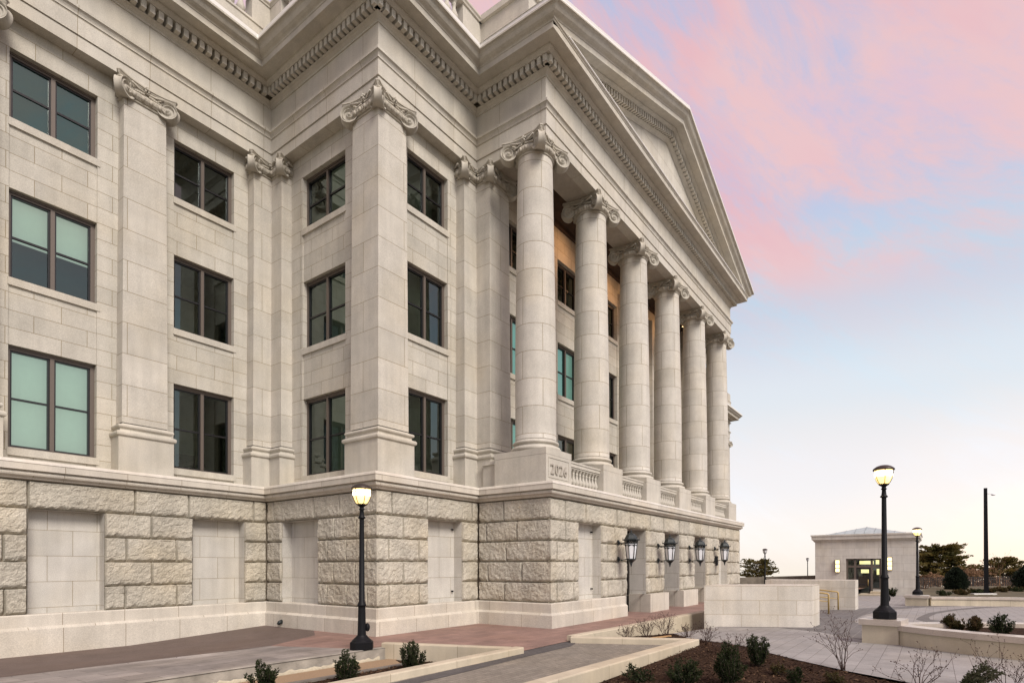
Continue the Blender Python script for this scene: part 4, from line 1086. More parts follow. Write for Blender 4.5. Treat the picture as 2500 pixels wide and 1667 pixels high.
for x, y, lb in ((17.43, -14.53, 'brass handrail on a single post, nearer the first low wall'), (21.2, -14.45, 'brass handrail in front of the second low wall')):
    zb = zplaza(x, y); m_ = MB()
    m_.tube([(x, y, zb), (x, y, zb+.86), (x, y+.05, zb+.90), (x, y+2.2, zb+1.12), (x, y+2.25, zb+.2)], .035, 8)
    m_.tube([(x, y+.03, zb+.55), (x, y+2.2, zb+.75)], .02, 6)
    tag(m_.build('handrail', M['gold']), lb, 'handrail')

# near planter with lamp pedestal
def planter(base_mat, pts_in, pts_out, zt, zb, ped, names, soil=True, wall_w=.30):
    pass
def coped_wall(name, path, w, zt, zb, label):
    t = empty(name, label, 'planter wall', (path[0][0], path[0][1], zb))
    def prism(w_, z0, z1, mat, nm):
        m_ = MB(); n = len(path); L_ = []
        for i in range(n):
            a = path[max(0, i-1)]; b_ = path[min(n-1, i+1)]; l = math.hypot(b_[0]-a[0], b_[1]-a[1]); L_.append(((b_[1]-a[1])/l, -(b_[0]-a[0])/l))
        sec = [[(path[i][0]+L_[i][0]*d_, path[i][1]+L_[i][1]*d_, z+zoff(i)) for d_, z in ((w_/2, z0), (w_/2, z1), (-w_/2, z1), (-w_/2, z0))] for i in range(n)]
        for i in range(n-1): m_.add(sec[i]+sec[i+1], [(0, 4, 5, 1), (1, 5, 6, 2), (2, 6, 7, 3)])
        m_.add(sec[0], [(0, 1, 2, 3)]); m_.add(sec[-1], [(3, 2, 1, 0)])
        o = m_.build(nm, mat, t); o.location = -Vector(t.location)
    z_off = path[0][0]*0
    def zoff(i): return 0
    prism(w, zb, zt-.13, M['cream'], 'wall'); prism(w+.10, zt-.128, zt, M['coping'], 'coping')
    return t
def arcpts(p0, p1, p2, n=10):
    return [((1-t)**2*p0[0]+2*t*(1-t)*p1[0]+t*t*p2[0], (1-t)**2*p0[1]+2*t*(1-t)*p1[1]+t*t*p2[1]) for t in [i/n for i in range(n+1)]]
def ped_block(x, y, w, zt, zb, label, rz=0.):
    t = empty('lamp_pedestal', label, 'pedestal', (x, y, zb), rz=rz)
    m_ = MB(); m_.box(-w/2, w/2, -w/2, w/2, 0, zt-zb-.14); m_.build('die', M['cream'], t)
    m_ = MB(); m_.box(-w/2-.06, w/2+.06, -w/2-.06, w/2+.06, zt-zb-.138, zt-zb); m_.build('cap', M['coping'], t)
ped_block(6.02, -17.28, .78, -3.87, -4.8, 'cream stone pedestal with granite cap under the tall right lamp', R(-8))
near = [(6.0, -17.55), (5.6, -17.85), (5.15, -18.4), (4.75, -19.1), (4.45, -19.9), (4.25, -20.8), (4.15, -22.5), (4.2, -25)]
far = [(6.35, -17.45), (6.9, -17.9), (7.6, -18.7), (8.2, -19.7), (8.6, -20.8), (8.8, -22.5), (8.8, -25)]
coped_wall('planter_wall', near, .34, -3.98, -4.8, 'curved cream planter wall with shiny granite coping at the lower right')
coped_wall('planter_wall', far, .34, -4.02, -4.8, 'back planter wall whose coping glints behind the small shrubs')
poly_sheet('planter_soil', near+far[::-1], lambda x, y: -4.12, M['mulch'], 0, sub=.5, label='mulch inside the near planter')
# far planter
ped_block(28.6, -17.55, 1.05, -4.28, -5.2, 'small far stone pedestal under the lamp by the gatehouse', R(-3))
ff = arcpts((28.7, -18.1), (30.3, -20.6), (30.9, -25.0)); ff2 = [(29.0, -17.6), (33, -17.9), (38, -18.5), (44, -19.5), (50, -20.5)]
coped_wall('planter_wall', ff, .40, -4.36, -5.3, 'long low cream planter wall beyond the plaza at the right')
poly_sheet('planter_soil', ff[::-1]+[(29.0, -17.4), (38, -17.4), (49.0, -18.2), (56, -24), (56, -40), (31, -40)], lambda x, y: -4.46, M['earth'], 0, sub=3., label='planted ground of the far bed')

# ------------------------------------------------------------------ gatehouse
gx = 50.
gt = empty('gatehouse', 'small pale stone gatehouse with a glazed door and low grey roof', 'building', (gx, -13.1, -5.35))
def PG(mb, name, mat, parent=None):
    o = mb.build(name, mat); pr = parent or gt; o.parent = pr
    off = Vector((0, 0, 0)); q = pr
    while q: off += q.location; q = q.parent
    o.location = -off; return o
GF = F((gx, 0), (0, -1), (-1, 0))
m_ = MB(); holed(m_, GF, 9.03, 17.15, -5.6, -.38, 0, [(11.64, 14.46, -5.6, -1.98)], -.35)
m_.box(gx, gx+8.5, -9.035, -9.03, -5.6, -.38); m_.box(gx, gx+8.5, -17.15, -17.145, -5.6, -.38); m_.box(gx+8.49, gx+8.5, -17.145, -9.035, -5.6, -.38)
PG(m_, 'wall', M['gate'])
m_ = MB(); m_.sweep([(gx+8.5, -9.03), (gx, -9.03), (gx, -17.15), (gx+8.5, -17.15)][::1], [(0, -.38), (.06, -.38), (.10, -.33), (.12, -.27), (.22, -.18), (.26, -.17), (.28, .14), (.34, .17), (.34, .30), (0, .32)], caps=True)
o = PG(m_, 'cornice', M['gate'])
m_ = MB(); e0 = [(gx+.3, -9.4, .25), (gx+.3, -16.8, .25), (gx+8.2, -16.8, .25), (gx+8.2, -9.4, .25)]; ap = (gx+3.4, -13.1, 1.12)
m_.add(e0+[ap], [(0, 4, 1), (1, 4, 2), (2, 4, 3), (3, 4, 0)])
for i in range(9):
    y = -9.9-i*.8
    t = 1-abs(y+13.1)/3.7
    if t > .02:
        m_.tube([(gx+.3, y, .27), (gx+.3+3.1*t, y, .27+.87*t)], .03, 4)
PG(m_, 'roof', M['roof'])
# door group: frame bars then panes
m_ = MB(); z0, z1 = -5.35, -1.98
for y0, y1, za, zb in ((11.64, 11.80, -4.8, z1), (14.30, 14.46, -4.8, z1), (12.28, 12.46, z0, z1), (13.62, 13.80, z0, z1), (11.80, 12.28, -2.80, -2.62), (12.46, 13.62, -2.80, -2.62), (13.80, 14.30, -2.80, -2.62), (11.80, 14.30, z1-.12, z1), (11.80, 12.28, -4.8, -4.68), (13.80, 14.30, -4.8, -4.68)):
    GF.box(m_, y0, y1, za, zb, -.30, -.14)
PG(m_, 'door_surround', M['frame'])
m_ = MB(); GF.box(m_, 11.64, 12.28, z0, -4.8, -.3, .02); GF.box(m_, 13.80, 14.46, z0, -4.8, -.3, .02); PG(m_, 'door_plinth', M['gate'])
m_ = MB(); GF.box(m_, 12.46, 12.60, z0, -2.80, -.28, -.18); GF.box(m_, 13.48, 13.62, z0, -2.80, -.28, -.18); GF.box(m_, 12.60, 13.48, -2.95, -2.80, -.28, -.18); GF.box(m_, 12.60, 13.48, z0, z0+.22, -.28, -.18)
GF.box(m_, 12.60, 13.48, -4.40, -4.32, -.27, -.19)
dd = PG(m_, 'door', M['sash'])
m_ = MB(); m_.tube([(gx+.1, -13.42, -4.5), (gx+.1, -13.42, -3.9)], .03, 6); PG(m_, 'handle', M['gold'], dd)
m_ = MB(); GF.quad(m_, 11.7, 14.4, z0, z1, -.22); PG(m_, 'pane', M['glass'])
m_ = MB(); m_.box(gx+.4, gx+7, -16.5, -9.6, -5.5, -5.45, 0); m_.box(gx+7, gx+7.1, -16.5, -9.6, -5.5, -.6, 0); m_.box(gx+.4, gx+7, -16.5, -9.6, -1.2, -1.1, 0); PG(m_, 'interior', M['roomf'])
m_ = MB(); m_.box(gx+1.6, gx+1.7, -13.75, -12.6, -2.5, -2.18); m_.box(gx+2.0, gx+2.1, -14.3, -13.9, -2.5, -2.1); m_.box(gx+3, gx+3.1, -13.6, -12.6, -3.35, -3.0); m_.box(gx+3, gx+3.1, -14.3, -13.9, -3.5, -2.95)
PG(m_, 'ceiling_light', M['sconce'])
for y, zc in ((10.95, -2.66), (15.12, -2.45)):
    m_ = MB()
    for i in range(3): GF.box(m_, y-.16, y+.16, zc-.56+i*.39, zc-.56+i*.39+.33, .04, .14)
    s_ = PG(m_, 'wall_light', M['sconce'])
    m_ = MB()
    for i in range(4): GF.box(m_, y-.18, y+.18, zc-.60+i*.39, zc-.57+i*.39, .01, .16)
    GF.box(m_, y-.2, y-.18, zc-.6, zc+.6, .01, .16); GF.box(m_, y+.18, y+.2, zc-.6, zc+.6, .01, .16); PG(m_, 'wall_light_frame', M['frame'], s_)
m_ = MB(); m_.box(48.4, 49.9, -14.9, -13.7, -6.2, -4.95); m_.box(47.2, 49.8, -15.2, -13.2+.3, -6.2, -5.15)
tag(m_.build('entry_stoop', M['cream']), 'low cream stone stoop beside the gatehouse door', 'stoop')
m_ = MB(); m_.box(0, .5, -.25, .25, 0, .9); m_.box(-.05, .55, -.3, .3, .9, .98)
o = m_.build('bin', M['iron']); o.location = (47.0, -11.3, -5.0); tag(o, 'small black box bin behind the second low wall, left of the gatehouse door', 'bin')

# ------------------------------------------------------------------ back parapet, fence, mast
m_ = MB(); m_.add([(52, 0.5, -6.5), (58.6, -9.0, -6.5), (58.9, -9.0, -6.5), (52.3, .5, -6.5), (52, .5, -3.95), (58.6, -9.0, -3.66), (58.9, -9.0, -3.66), (52.3, .5, -3.95)], [(0, 1, 5, 4), (1, 2, 6, 5), (2, 3, 7, 6), (3, 0, 4, 7), (4, 5, 6, 7)])
tag(m_.build('parapet_wall', simple('board_marked_concrete', (.20, .175, .14), .9, bump=.5, bscale=6, var=.25, vscale=2.)), 'plain grey-brown parapet wall far behind, left of the gatehouse', 'wall')
ft = empty('fence', 'dark vertical-bar metal fence on a stone kerb at the far right', 'fence', (57, -17, -5.5))
A_, B_ = Vector((56.0, -15.5, 0)), Vector((65.5, -29.5, 0))
L = (B_-A_).length; u = (B_-A_)/L
m_ = MB(); n = 100
for i in range(n):
    p_ = A_+u*(L*(i+.5)/n); zt_ = -3.86+.02*i/n*9
    m_.box(p_.x-.04, p_.x+.04, p_.y-.04, p_.y+.04, -5.0, zt_)
o = m_.build('bars', M['fence'], ft); o.location = -ft.location
m_ = MB()
for z in (-4.88, -4.12, -3.88): m_.tube([A_+Vector((0, 0, z)), B_+Vector((0, 0, z+.18))], .035, 4)
for i in range(8):
    p_ = A_+u*(L*i/7); m_.box(p_.x-.05, p_.x+.05, p_.y-.05, p_.y+.05, -5.1, -3.78+.022*i)
o = m_.build('rails_and_posts', M['fence'], ft); o.location = -ft.location
m_ = MB(); m_.tube([A_+Vector((0, 0, -5.12)), B_+Vector((0, 0, -5.0))], .16, 4); o = m_.build('kerb', M['concrete'], ft); o.location = -ft.location
mt = empty('camera_mast', 'tall thin dark square mast with a small dome camera near its top', 'mast', (37.88, -21.2, -4.55))
m_ = MB(); v = [(-.13, -.13), (.13, -.13), (.13, .13), (-.13, .13)]; m_.add([(x, y, 0) for x, y in v]+[(x*.72, y*.72, 7.1) for x, y in v], [(0, 1, 5, 4), (1, 2, 6, 5), (2, 3, 7, 6), (3, 0, 4, 7), (4, 5, 6, 7)]); m_.build('pole', M['iron'], mt)
m_ = MB(); m_.box(-.25, .25, -.25, .25, -.05, .12); m_.build('foot', M['iron'], mt)
m_ = MB(); m_.tube([(0, 0, 6.72), (.12, -.22, 6.74), (.22, -.36, 6.70)], .025, 6); m_.build('arm', M['unlit'], mt)
m_ = MB(); m_.ell((.26, -.42, 6.66), (.13, .13, .06)); m_.build('camera', M['unlit'], mt)
m_ = MB(); m_.box(-.9, .9, -.22, .22, .40, .48); m_.box(-.8, -.6, -.18, .18, 0, .4); m_.box(.6, .8, -.18, .18, 0, .4)
o = m_.build('bench', M['flash']); o.scale = (.8, .8, .8); o.location = (35.3, -20.9, -4.75); o.rotation_euler[2] = R(-55); tag(o, 'pale backless bench near the foot of the mast', 'bench')

# ------------------------------------------------------------------ plants
def leafcard(mb, c_, s_, mi=0, dirv=None, w=.4):
    dirv = dirv or Vector((random.gauss(0, 1), random.gauss(0, 1), random.gauss(0, 1)))
    dirv = dirv.normalized(); sd = dirv.cross(Vector((random.gauss(0, 1), random.gauss(0, 1), random.gauss(0, 1)))).normalized()*s_*w
    e_ = dirv*s_
    mb.add([c_-sd*.5, c_+e_*.5-sd*.6, c_+e_, c_+e_*.5+sd*.6], [(0, 1, 2, 3)], mi)
def yew(x, y, z, h, w, mat, label, seed, nst=26, dens=46,  lean=(0, 0), cat='shrub', group='clipped evergreen shrubs in the beds', ls=.042):
    random.seed(seed); t = empty('evergreen_shrub', label, cat, (x, y, z), group)
    lf = MB(); st = MB()
    for i in range(nst):
        a = random.uniform(0, 2*PI); q = random.random()**.6; hh = h*(1.0-.42*q*q)*random.uniform(.72, 1.06)
        bx, by = math.cos(a)*.03, math.sin(a)*.03; ex, ey = math.cos(a)*w*.5*q, math.sin(a)*w*.5*q
        pts = []
        for k_ in range(7):
            u_ = k_/6; sw = math.sin(u_*PI*.5)
            pts.append(Vector((bx+(ex-bx)*sw+lean[0]*u_*u_+.02*math.sin(u_*9+i), by+(ey-by)*sw+lean[1]*u_*u_+.02*math.cos(u_*8+i), hh*u_)))
        st.tube(pts, [.009*(1-k_/8) for k_ in range(7)], 4)
        for k_ in range(int(dens*1.9)):
            u_ = random.uniform(.10, 1.0); f_ = u_*6; j = min(5, int(f_)); p_ = pts[j].lerp(pts[j+1], f_-j); ax = (pts[j+1]-pts[j]).normalized()
            side = Vector((random.gauss(0, 1), random.gauss(0, 1), random.gauss(0, .6))).normalized()
            rr = .05*(1-u_*.55)*random.random(); c_ = p_+side*rr
            for _ in range(2): leafcard(lf, c_, ls*random.uniform(.7, 1.3), 0, (side+ax*.9+Vector((random.gauss(0, .3), random.gauss(0, .3), random.gauss(0, .3)))), .32)
    lf.build('foliage', mat, t); st.build('stems', M['bark'], t); return t
def bare(x, y, z, h, w, label, seed, n=9, mat='twig', group='leafless twiggy shrubs in the mulch', bud=.0085, thick=.0085):
    random.seed(seed); t = empty('bare_shrub', label, 'shrub', (x, y, z), group)
    m_ = MB(); bd_ = MB()
    def grow(p_, d_, L_, r_, lv):
        k_ = 5; pts = [p_.copy()]
        for i in range(k_):
            d_ = (d_+Vector((random.gauss(0, .16), random.gauss(0, .16), random.gauss(.02, .10)))).normalized(); p_ = p_+d_*L_/k_; pts.append(p_.copy())
            if lv > 0 and i >= 1 and random.random() < .75:
                nd = (d_+Vector((random.gauss(0, .65), random.gauss(0, .65), random.gauss(.15, .3)))).normalized(); grow(p_.copy(), nd, L_*random.uniform(.35, .6), r_*.55, lv-1)
        m_.tube(pts, [r_*(1-.7*i/k_) for i in range(k_+1)], 4)
        bd_.ell(pts[-1], (bud, bud, bud), 5, 4)
        if lv < 1 and random.random() < .6: bd_.ell(pts[-2]+Vector((random.gauss(0, .01), random.gauss(0, .01), 0)), (bud*.8,)*3, 5, 4)
    for i in range(n):
        a = random.uniform(0, 2*PI); q = random.random(); d_ = Vector((math.cos(a)*q*w/h, math.sin(a)*q*w/h, 1)).normalized()
        grow(Vector((math.cos(a)*.03, math.sin(a)*.03, 0)), d_, h*random.uniform(.7, 1.05), thick, 2)
    m_.build('twigs', M[mat], t); bd_.build('buds', M[mat], t); return t
yew(-5.25, -8.75, -4.70, .55, .55, M['yew'], 'dark evergreen shrub at the bottom edge, leftmost of the bed', 1, 24, 40)
yew(-3.95, -9.30, -4.72, .62, .50, M['yew'], 'dark upright evergreen shrub in the middle of the left bed', 2, 26)
yew(-2.45, -9.42, -4.72, .66, .60, M['yew'], 'dark evergreen shrub nearest the post lamp in the left bed', 3, 30)
yew(.89, -15.5, -4.48, .68, .46, M['yew'], 'upright forked evergreen shrub beside the light paving', 4, 24)
yew(-.80, -15.45, -4.56, .72, .52, M['yew'], 'dense dark evergreen shrub in the middle of the mulch bed', 5, 34, 52)
yew(-1.00, -14.75, -4.62, .50, .60, M['yew'], 'broad evergreen shrub at the bottom edge close to the near curb', 6, 26)
yew(-1.35, -14.12, -4.62, .40, .50, M['yew'], 'small spreading evergreen shrub right against the near curb', 7, 14, 34, (-.12, .1))
yew(.35, -16.0, -4.48, .20, .25, M['yewrust'], 'tiny rusty green seedling in the open mulch', 8, 10, 20)
yew(-.29, -16.4, -4.52, .30, .24, M['yew'], 'small dark seedling at the bottom edge of the mulch bed', 9, 12, 26)
yew(-.05, -16.95, -4.52, .26, .30, M['yewrust'], 'low olive green sprig at the bottom edge near the bare shrubs', 10, 12, 20)
bare(1.15, -16.95, -4.48, .78, .55, 'tall leafless shrub in front of the light paving', 11, 10)
bare(.33, -18.1, -4.5, .52, .75, 'low wide leafless shrub at the bottom edge', 12, 9)
bare(.72, -19.25, -4.5, .62, .70, 'leafless shrub at the bottom right corner', 13, 9)
yew(.30, -18.7, -4.5, .52, .26, M['juniper'], 'leaning feathery juniper near the bottom right', 14, 13, 50, (.30, -.34), group='junipers', ls=.05)
for i, (x, y, h, w, lb) in enumerate(((3.25, -11.60, .32, .40, 'bare brown shrub, leftmost of the row below the terrace curb'), (3.75, -11.95, .42, .40, 'bare brown shrub, second of the row below the terrace curb'), (4.25, -12.30, .52, .42, 'tallest bare brown shrub of the row below the terrace curb'), (4.55, -12.8, .34, .45, 'bare shrub at the right end of the row, by the grey paving'), (3.6, -13.6, .42, .45, 'bare shrub at the back edge of the mulch'), (2.1, -14.7, .40, .45, 'bare shrub just above the forked evergreen'))):
    bare(x, y, -4.50, h, w, lb, 20+i, 12, bud=.008, thick=.008)
for i, (x, y, h, w, lb) in enumerate(((7.3, -18.65, .36, .36, 'leftmost rusty shrub in the near planter'), (6.55, -18.75, .20, .30, 'lowest rusty shrub in the near planter'), (6.35, -19.05, .42, .42, 'second large rusty shrub in the near planter'), (6.0, -19.55, .48, .52, 'largest green shrub in the near planter'), (5.9, -20.25, .34, .5, 'shrub in the near planter at the right edge of the picture'))):
    yew(x, y, -4.12, h, w, M['yewrust' if i < 3 else 'yew'], lb, 40+i, 22, 40, group='small shrubs in the near planter')
pl_ = MB(); pl_.box(-.42, .42, -.03, .03, 0, .03); o = pl_.build('timber_stake', simple('raw_timber', (.45, .27, .12), .7)); o.location = (3.72, -12.35, -4.45); o.rotation_euler[2] = R(-18)
tag(o, 'short raw timber stake lying on the mulch', 'stake')

def tree(name, x, y, z, h, w, mat, label, seed, style='pine', n=1500, ls=.5, group=None, base=.15):
    random.seed(seed); t = empty(name, label, 'tree' if style != 'cone' else 'conifer', (x, y, z), group)
    tr = MB(); lf = MB()
    tr.tube([(0, 0, 0), (.05, .03, h*.4), (0, .05, h*.75)], [h*.035, h*.025, h*.012], 7)
    if style == 'pine':
        layers = 15
        for k_ in range(layers):
            u_ = base+(1-base)*(k_+.5)/layers; R_ = w*.5*math.sqrt(max(.04, 1-((u_-.40)/.66)**2))
            for b_ in range(7):
                a = random.uniform(0, 2*PI); L_ = R_*random.uniform(.6, 1.1); z0 = h*u_+random.gauss(0, h*.01)
                e_ = Vector((math.cos(a)*L_, math.sin(a)*L_, z0+L_*random.uniform(.0, .22)))
                tr.tube([(0, 0, z0-L_*.1), e_], [h*.007, h*.002], 4)
                for q in range(n//(layers*7)):
                    s_ = random.uniform(.35, 1.05); c_ = Vector((0, 0, z0-L_*.1)).lerp(e_, s_)+Vector((random.gauss(0, L_*.10), random.gauss(0, L_*.10), random.gauss(0, h*.010)))
                    leafcard(lf, c_, ls*random.uniform(.5, 1.2), 0, Vector((math.cos(a)+random.gauss(0, .6), math.sin(a)+random.gauss(0, .6), .35+random.gauss(0, .3))), .45)
    elif style == 'cone':
        for q in range(n):
            u_ = random.random()**.9; a = random.uniform(0, 2*PI); R_ = w*.5*(math.sin(PI*min(1, .22+u_*.78)))**.8*random.uniform(.15, 1.05)*(1+.25*noise.noise((a*1.5, u_*5, seed)))
            c_ = Vector((math.cos(a)*R_, math.sin(a)*R_, h*u_)); leafcard(lf, c_, ls*random.uniform(.5, 1.2), 0, Vector((math.cos(a), math.sin(a), .8)), .4)
    tr.build('trunk', M['bark'], t); lf.build('crown', M[mat], t); return t
def bare_tree(x, y, z, h, w, label, seed, n=7, lv=4, group='leafless trees beyond the fence'):
    random.seed(seed); t = empty('bare_tree', label, 'tree', (x, y, z), group); tr = MB(); tw = MB()
    tr.tube([(0, 0, 0), (0, 0, h*.35)], [h*.03, h*.02], 6)
    def grow(p_, d_, L_, r_, k_):
        e_ = p_+d_*L_; r_ = max(r_, .03)
        (tr if k_ > 2 else tw).tube([p_, p_.lerp(e_, .5)+Vector((random.gauss(0, L_*.06),)*3), e_], [r_, r_*.8, r_*.5], 3)
        if k_ == 0: return
        for _ in range(4 if k_ < 3 else 3):
            nd = (d_+Vector((random.gauss(0, .55)*w/h, random.gauss(0, .55)*w/h, random.gauss(.05, .3)))).normalized(); grow(p_.lerp(e_, random.uniform(.55, 1)), nd, L_*random.uniform(.55, .8), r_*.55, k_-1)
    for i in range(n):
        a = 2*PI*i/n; grow(Vector((0, 0, h*random.uniform(.15, .35))), Vector((math.cos(a)*.6*w/h, math.sin(a)*.6*w/h, .8)).normalized(), h*.30, h*.010, lv)
    tr.build('trunk', M['bark'], t); tw.build('branches', M['twigfar'], t); return t
tree('pine_tree', 83.1, 4.4, -5.6, 3.7, 6.2, 'pine', 'low dark pine at the left, behind the grey parapet wall', 50, n=2600, ls=.42, base=.25, group='pines')
tree('pine_tree', 87.5, -18.9, -6.2, 6.1, 8.2, 'pine', 'large rounded dark pine right of the gatehouse', 51, n=13000, ls=.46, base=.12, group='pines')
tree('pine_tree', 88.3, -26.0, -6.3, 4.5, 6.0, 'pine', 'golden-edged pine behind the fence, right of the mast', 52, n=6500, ls=.40, base=.1, group='pines')
tree('spruce_shrub', 44.2, -19.75, -4.6, 1.75, 1.45, 'spruce', 'dark rounded spruce in the far bed, left of the mast', 53, 'cone', 6000, .20, 'spruces')
tree('spruce_shrub', 47.1, -24.3, -4.6, 1.95, 1.9, 'spruce', 'dark spruce cut by the right edge of the picture', 54, 'cone', 6500, .20, 'spruces')
for i, (x, y, h, w, lb) in enumerate(((74, -15.2, 3.0, 5, 'brown leafless thicket directly behind the gatehouse corner'), (76, -18.0, 2.9, 5, 'brown leafless thicket in front of the large pine'), (84.3, -22.6, 4.0, 5.5, 'pale golden leafless tree left of the mast'), (90.0, -24.4, 4.0, 5.0, 'golden leafless tree just behind the mast'), (86, -29.2, 3.6, 5, 'leafless tree between the golden pine and the right edge'), (72, -22.5, 2.3, 5, 'low leafless brush behind the fence, middle'), (74, -27, 2.3, 5, 'low leafless brush behind the fence, right'))):
    bare_tree(x, y, -5.9, h, w, lb, 60+i)
random.seed(5); lf_ = MB()
for i in range(9000):
    x = random.uniform(66, 82); y = -14-random.random()*28; hh = 1.5+.9*noise.noise((x*.25, y*.25, 0))+.4*noise.noise((x*.9, y*.9, 4))
    zz = zground(x, y); c_ = Vector((x, y, zz+.1+random.random()**.8*(hh+ .5)))
    leafcard(lf_, c_, random.uniform(.2, .5), 0, Vector((random.gauss(0, .7), random.gauss(0, .7), 1.)), .16)
tag(lf_.build('brush', M['twigfar']), 'brown winter brush massed beyond the dark fence', 'brush', kind='stuff')
bare(49.6, -22.7, -4.6, 2.4, .9, 'slender leafless sapling in the far bed right of the mast', 70, 4, 'twigfar', 'saplings', .02, .02)
for i in range(12):
    x = 33+i*1.0+(i % 3)*.5; y = -18.8-i*.42 - (i % 2)*.6
    yew(x, y, -4.48, .34, .85, M['yewrust' if i % 3 else 'yew'], 'low winter shrub, %s from the left in the row of the far bed' % ('first', 'second', 'third', 'fourth', 'fifth', 'sixth', 'seventh', 'eighth', 'ninth', 'tenth', 'eleventh', 'twelfth')[i], 80+i, 12, 22, group='low shrubs in the far bed', ls=.10)
yew(45.5, -15.6, -5.2, .75, 1.1, M['yew'], 'round green shrub against the gatehouse right of its door', 99, 20, 30, group='gatehouse shrubs', ls=.09)

# ------------------------------------------------------------------ world, sun, camera
SUN_EL, SUN_AZ = R(42), R(200)         # azimuth clockwise from +Y
w = bpy.data.worlds.new('World'); scene.world = w; w.use_nodes = True; T = w.node_tree; T.nodes.clear()
def wn(t, **kw):
    nd = T.nodes.new(t)
    for k_, v in kw.items():
        if k_.startswith('i_'): nd.inputs[k_[2:].replace('_', ' ')].default_value = v
        else: setattr(nd, k_, v)
    return nd
out = wn('ShaderNodeOutputWorld'); tc = wn('ShaderNodeTexCoord')
sky = wn('ShaderNodeTexSky', sky_type='NISHITA', sun_disc=False, sun_elevation=SUN_EL, sun_rotation=SUN_AZ)
bg1 = wn('ShaderNodeBackground', i_Strength=.02); T.links.new(sky.outputs[0], bg1.inputs[0])
sep = wn('ShaderNodeSeparateXYZ'); T.links.new(tc.outputs['Generated'], sep.inputs[0])
def ramp(stops, src):
    r = wn('ShaderNodeValToRGB'); r.color_ramp.interpolation = 'EASE'
    while len(r.color_ramp.elements) < len(stops): r.color_ramp.elements.new(.5)
    for e_, (p_, c_) in zip(r.color_ramp.elements, stops): e_.position = p_; e_.color = rgb(*c_) if not isinstance(c_, float) else (c_, c_, c_, 1)
    T.links.new(src, r.inputs[0]); return r
mr = wn('ShaderNodeMapRange'); mr.inputs['From Min'].default_value = -.15; mr.inputs['From Max'].default_value = 1.; T.links.new(sep.outputs['Z'], mr.inputs['Value'])
def zpos(s_): return (s_+.15)/1.15
clear = ramp([(zpos(-.15), (.85, .74, .62)), (zpos(-.03), (1.0, .92, .80)), (zpos(.04), (1.0, .93, .91)), (zpos(.14), (.90, .89, .93)), (zpos(.26), (.74, .82, .88)), (zpos(.40), (.56, .68, .80)), (zpos(.55), (.54, .56, .76)), (zpos(1.), (.50, .50, .66))], mr.outputs[0])
# cloud streaks: stretched noise on the sky plane
az = wn('ShaderNodeMath', operation='ARCTAN2'); T.links.new(sep.outputs['X'], az.inputs[0]); T.links.new(sep.outputs['Y'], az.inputs[1])
cmb = wn('ShaderNodeCombineXYZ'); T.links.new(az.outputs[0], cmb.inputs[0]); T.links.new(sep.outputs['Z'], cmb.inputs[1])
mp0 = wn('ShaderNodeMapping'); mp0.inputs['Rotation'].default_value = (0, 0, R(30)); T.links.new(cmb.outputs[0], mp0.inputs[0])
mp = wn('ShaderNodeMapping'); mp.inputs['Scale'].default_value = (1.1, 3.4, 1); mp.inputs['Location'].default_value = (.35, .95, 0)
T.links.new(mp0.outputs[0], mp.inputs[0])
n1 = wn('ShaderNodeTexNoise', i_Scale=2.0, i_Detail=12., i_Roughness=.66, i_Distortion=.5); T.links.new(mp.outputs[0], n1.inputs['Vector'])
n2 = wn('ShaderNodeTexNoise', i_Scale=1.3, i_Detail=5., i_Roughness=.55); T.links.new(mp.outputs[0], n2.inputs['Vector'])
mpf = wn('ShaderNodeMapping'); mpf.inputs['Scale'].default_value = (4.2, 13., 1); T.links.new(mp0.outputs[0], mpf.inputs[0])
n3 = wn('ShaderNodeTexNoise', i_Scale=2.2, i_Detail=10., i_Roughness=.68, i_Distortion=.6); T.links.new(mpf.outputs[0], n3.inputs['Vector'])
ma = wn('ShaderNodeMath', operation='MULTIPLY_ADD'); ma.inputs[1].default_value = .34; T.links.new(n3.outputs['Fac'], ma.inputs[0])
mb2 = wn('ShaderNodeMath', operation='SUBTRACT'); mb2.inputs[1].default_value = .17; T.links.new(n1.outputs['Fac'], mb2.inputs[0]); T.links.new(mb2.outputs[0], ma.inputs[2])
cr = ramp([(.30, 0.), (.58, .95)], ma.outputs[0])
hm = ramp([(zpos(.10), .30), (zpos(.20), .40), (zpos(.27), .20), (zpos(.36), .30), (zpos(.44), .95), (zpos(1.), 1.)], mr.outputs[0])
mu = wn('ShaderNodeMath', operation='MULTIPLY'); T.links.new(cr.outputs[0], mu.inputs[0]); T.links.new(hm.outputs[0], mu.inputs[1])
cc = ramp([(.35, (.88, .49, .50)), (.5, (.90, .57, .55)), (.66, (.74, .54, .68))], n2.outputs['Fac'])
lowc = wn('ShaderNodeMix', data_type='RGBA'); lowc.inputs['A'].default_value = rgb(.95, .80, .70)
hk = ramp([(zpos(.22), 0.), (zpos(.38), 1.)], mr.outputs[0]); T.links.new(hk.outputs[0], lowc.inputs['Factor']); T.links.new(cc.outputs[0], lowc.inputs['B'])
mx = wn('ShaderNodeMix', data_type='RGBA'); T.links.new(mu.outputs[0], mx.inputs['Factor']); T.links.new(clear.outputs[0], mx.inputs['A']); T.links.new(lowc.outputs['Result'], mx.inputs['B'])
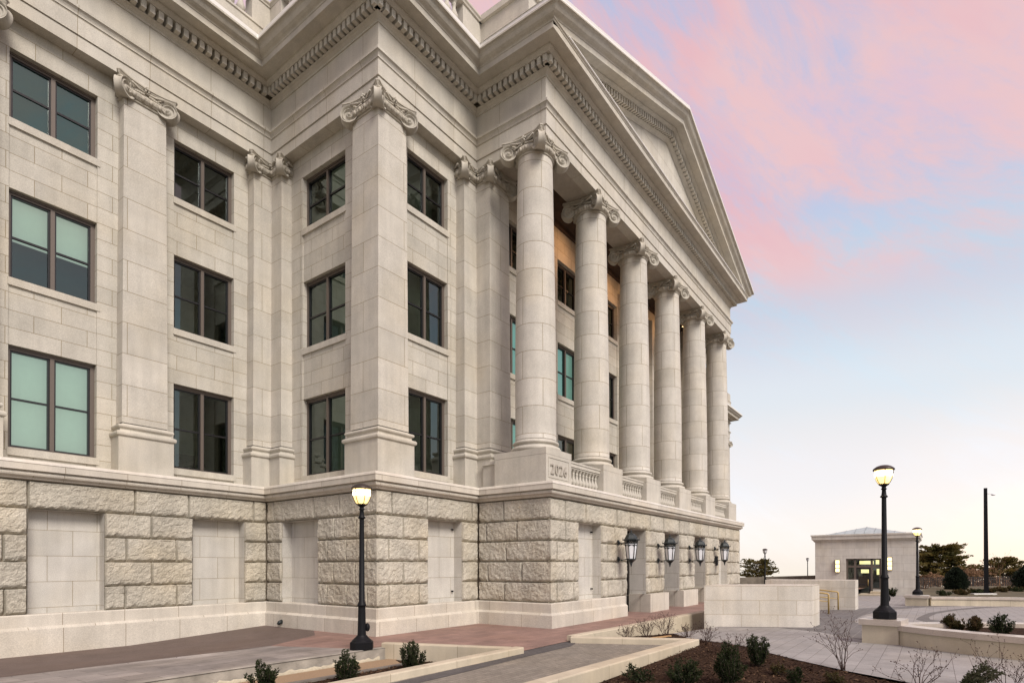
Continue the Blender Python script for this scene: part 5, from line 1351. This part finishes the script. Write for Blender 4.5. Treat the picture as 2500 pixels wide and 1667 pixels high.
# low glow round the set sun
sdir = Vector((math.sin(R(97)), math.cos(R(97)), -.01)).normalized()
dot = wn('ShaderNodeVectorMath', operation='DOT_PRODUCT'); dot.inputs[1].default_value = sdir; T.links.new(tc.outputs['Generated'], dot.inputs[0])
gl = ramp([(.96, 0.), (.99, .2), (1.0, 1.)], dot.outputs['Value'])
gc = wn('ShaderNodeMix', data_type='RGBA', blend_type='ADD'); gc.inputs['B'].default_value = rgb(.30, .15, -.08)
T.links.new(gl.outputs[0], gc.inputs['Factor']); T.links.new(mx.outputs['Result'], gc.inputs['A'])
bg2 = wn('ShaderNodeBackground', i_Strength=.84); T.links.new(gc.outputs['Result'], bg2.inputs[0])
addS = wn('ShaderNodeAddShader'); T.links.new(bg1.outputs[0], addS.inputs[0]); T.links.new(bg2.outputs[0], addS.inputs[1]); T.links.new(addS.outputs[0], out.inputs[0])

sl_ = bpy.data.lights.new('sun', 'SUN'); sl_.energy = 3.2; sl_.angle = R(26); sl_.color = (1.0, .93, .84)  # soft light added from high in front; the visible sunset lies elsewhere
so = bpy.data.objects.new('sun', sl_); col.objects.link(so)
sd = Vector((math.sin(SUN_AZ)*math.cos(SUN_EL), math.cos(SUN_AZ)*math.cos(SUN_EL), math.sin(SUN_EL)))
so.rotation_euler = (-sd).to_track_quat('-Z', 'Y').to_euler(); so.location = (60, -30, 30)

cd = bpy.data.cameras.new('camera'); co = bpy.data.objects.new('camera', cd); col.objects.link(co)
rt = Vector((.5768134097, -.8168721559, -.0024842218)); dn = Vector((.0049790273, .0065568489, -.9999661079)); fwd = Vector((.8168607590, .5767814913, .0078493072))
co.matrix_world = Matrix(((rt.x, -dn.x, -fwd.x, CAM.x), (rt.y, -dn.y, -fwd.y, CAM.y), (rt.z, -dn.z, -fwd.z, CAM.z), (0, 0, 0, 1)))
cd.sensor_width = 36.; cd.lens = 1390.4635/2500*36; cd.shift_x = (1250-1295.49546)/2500; cd.shift_y = (1368.17789-833.5)/2500
cd.clip_start = .1; cd.clip_end = 3000
scene.camera = co
scene.view_settings.view_transform = 'Standard'; scene.view_settings.look = 'None'; scene.view_settings.exposure = .15; scene.view_settings.gamma = 1.
scene.cycles.max_bounces = 6
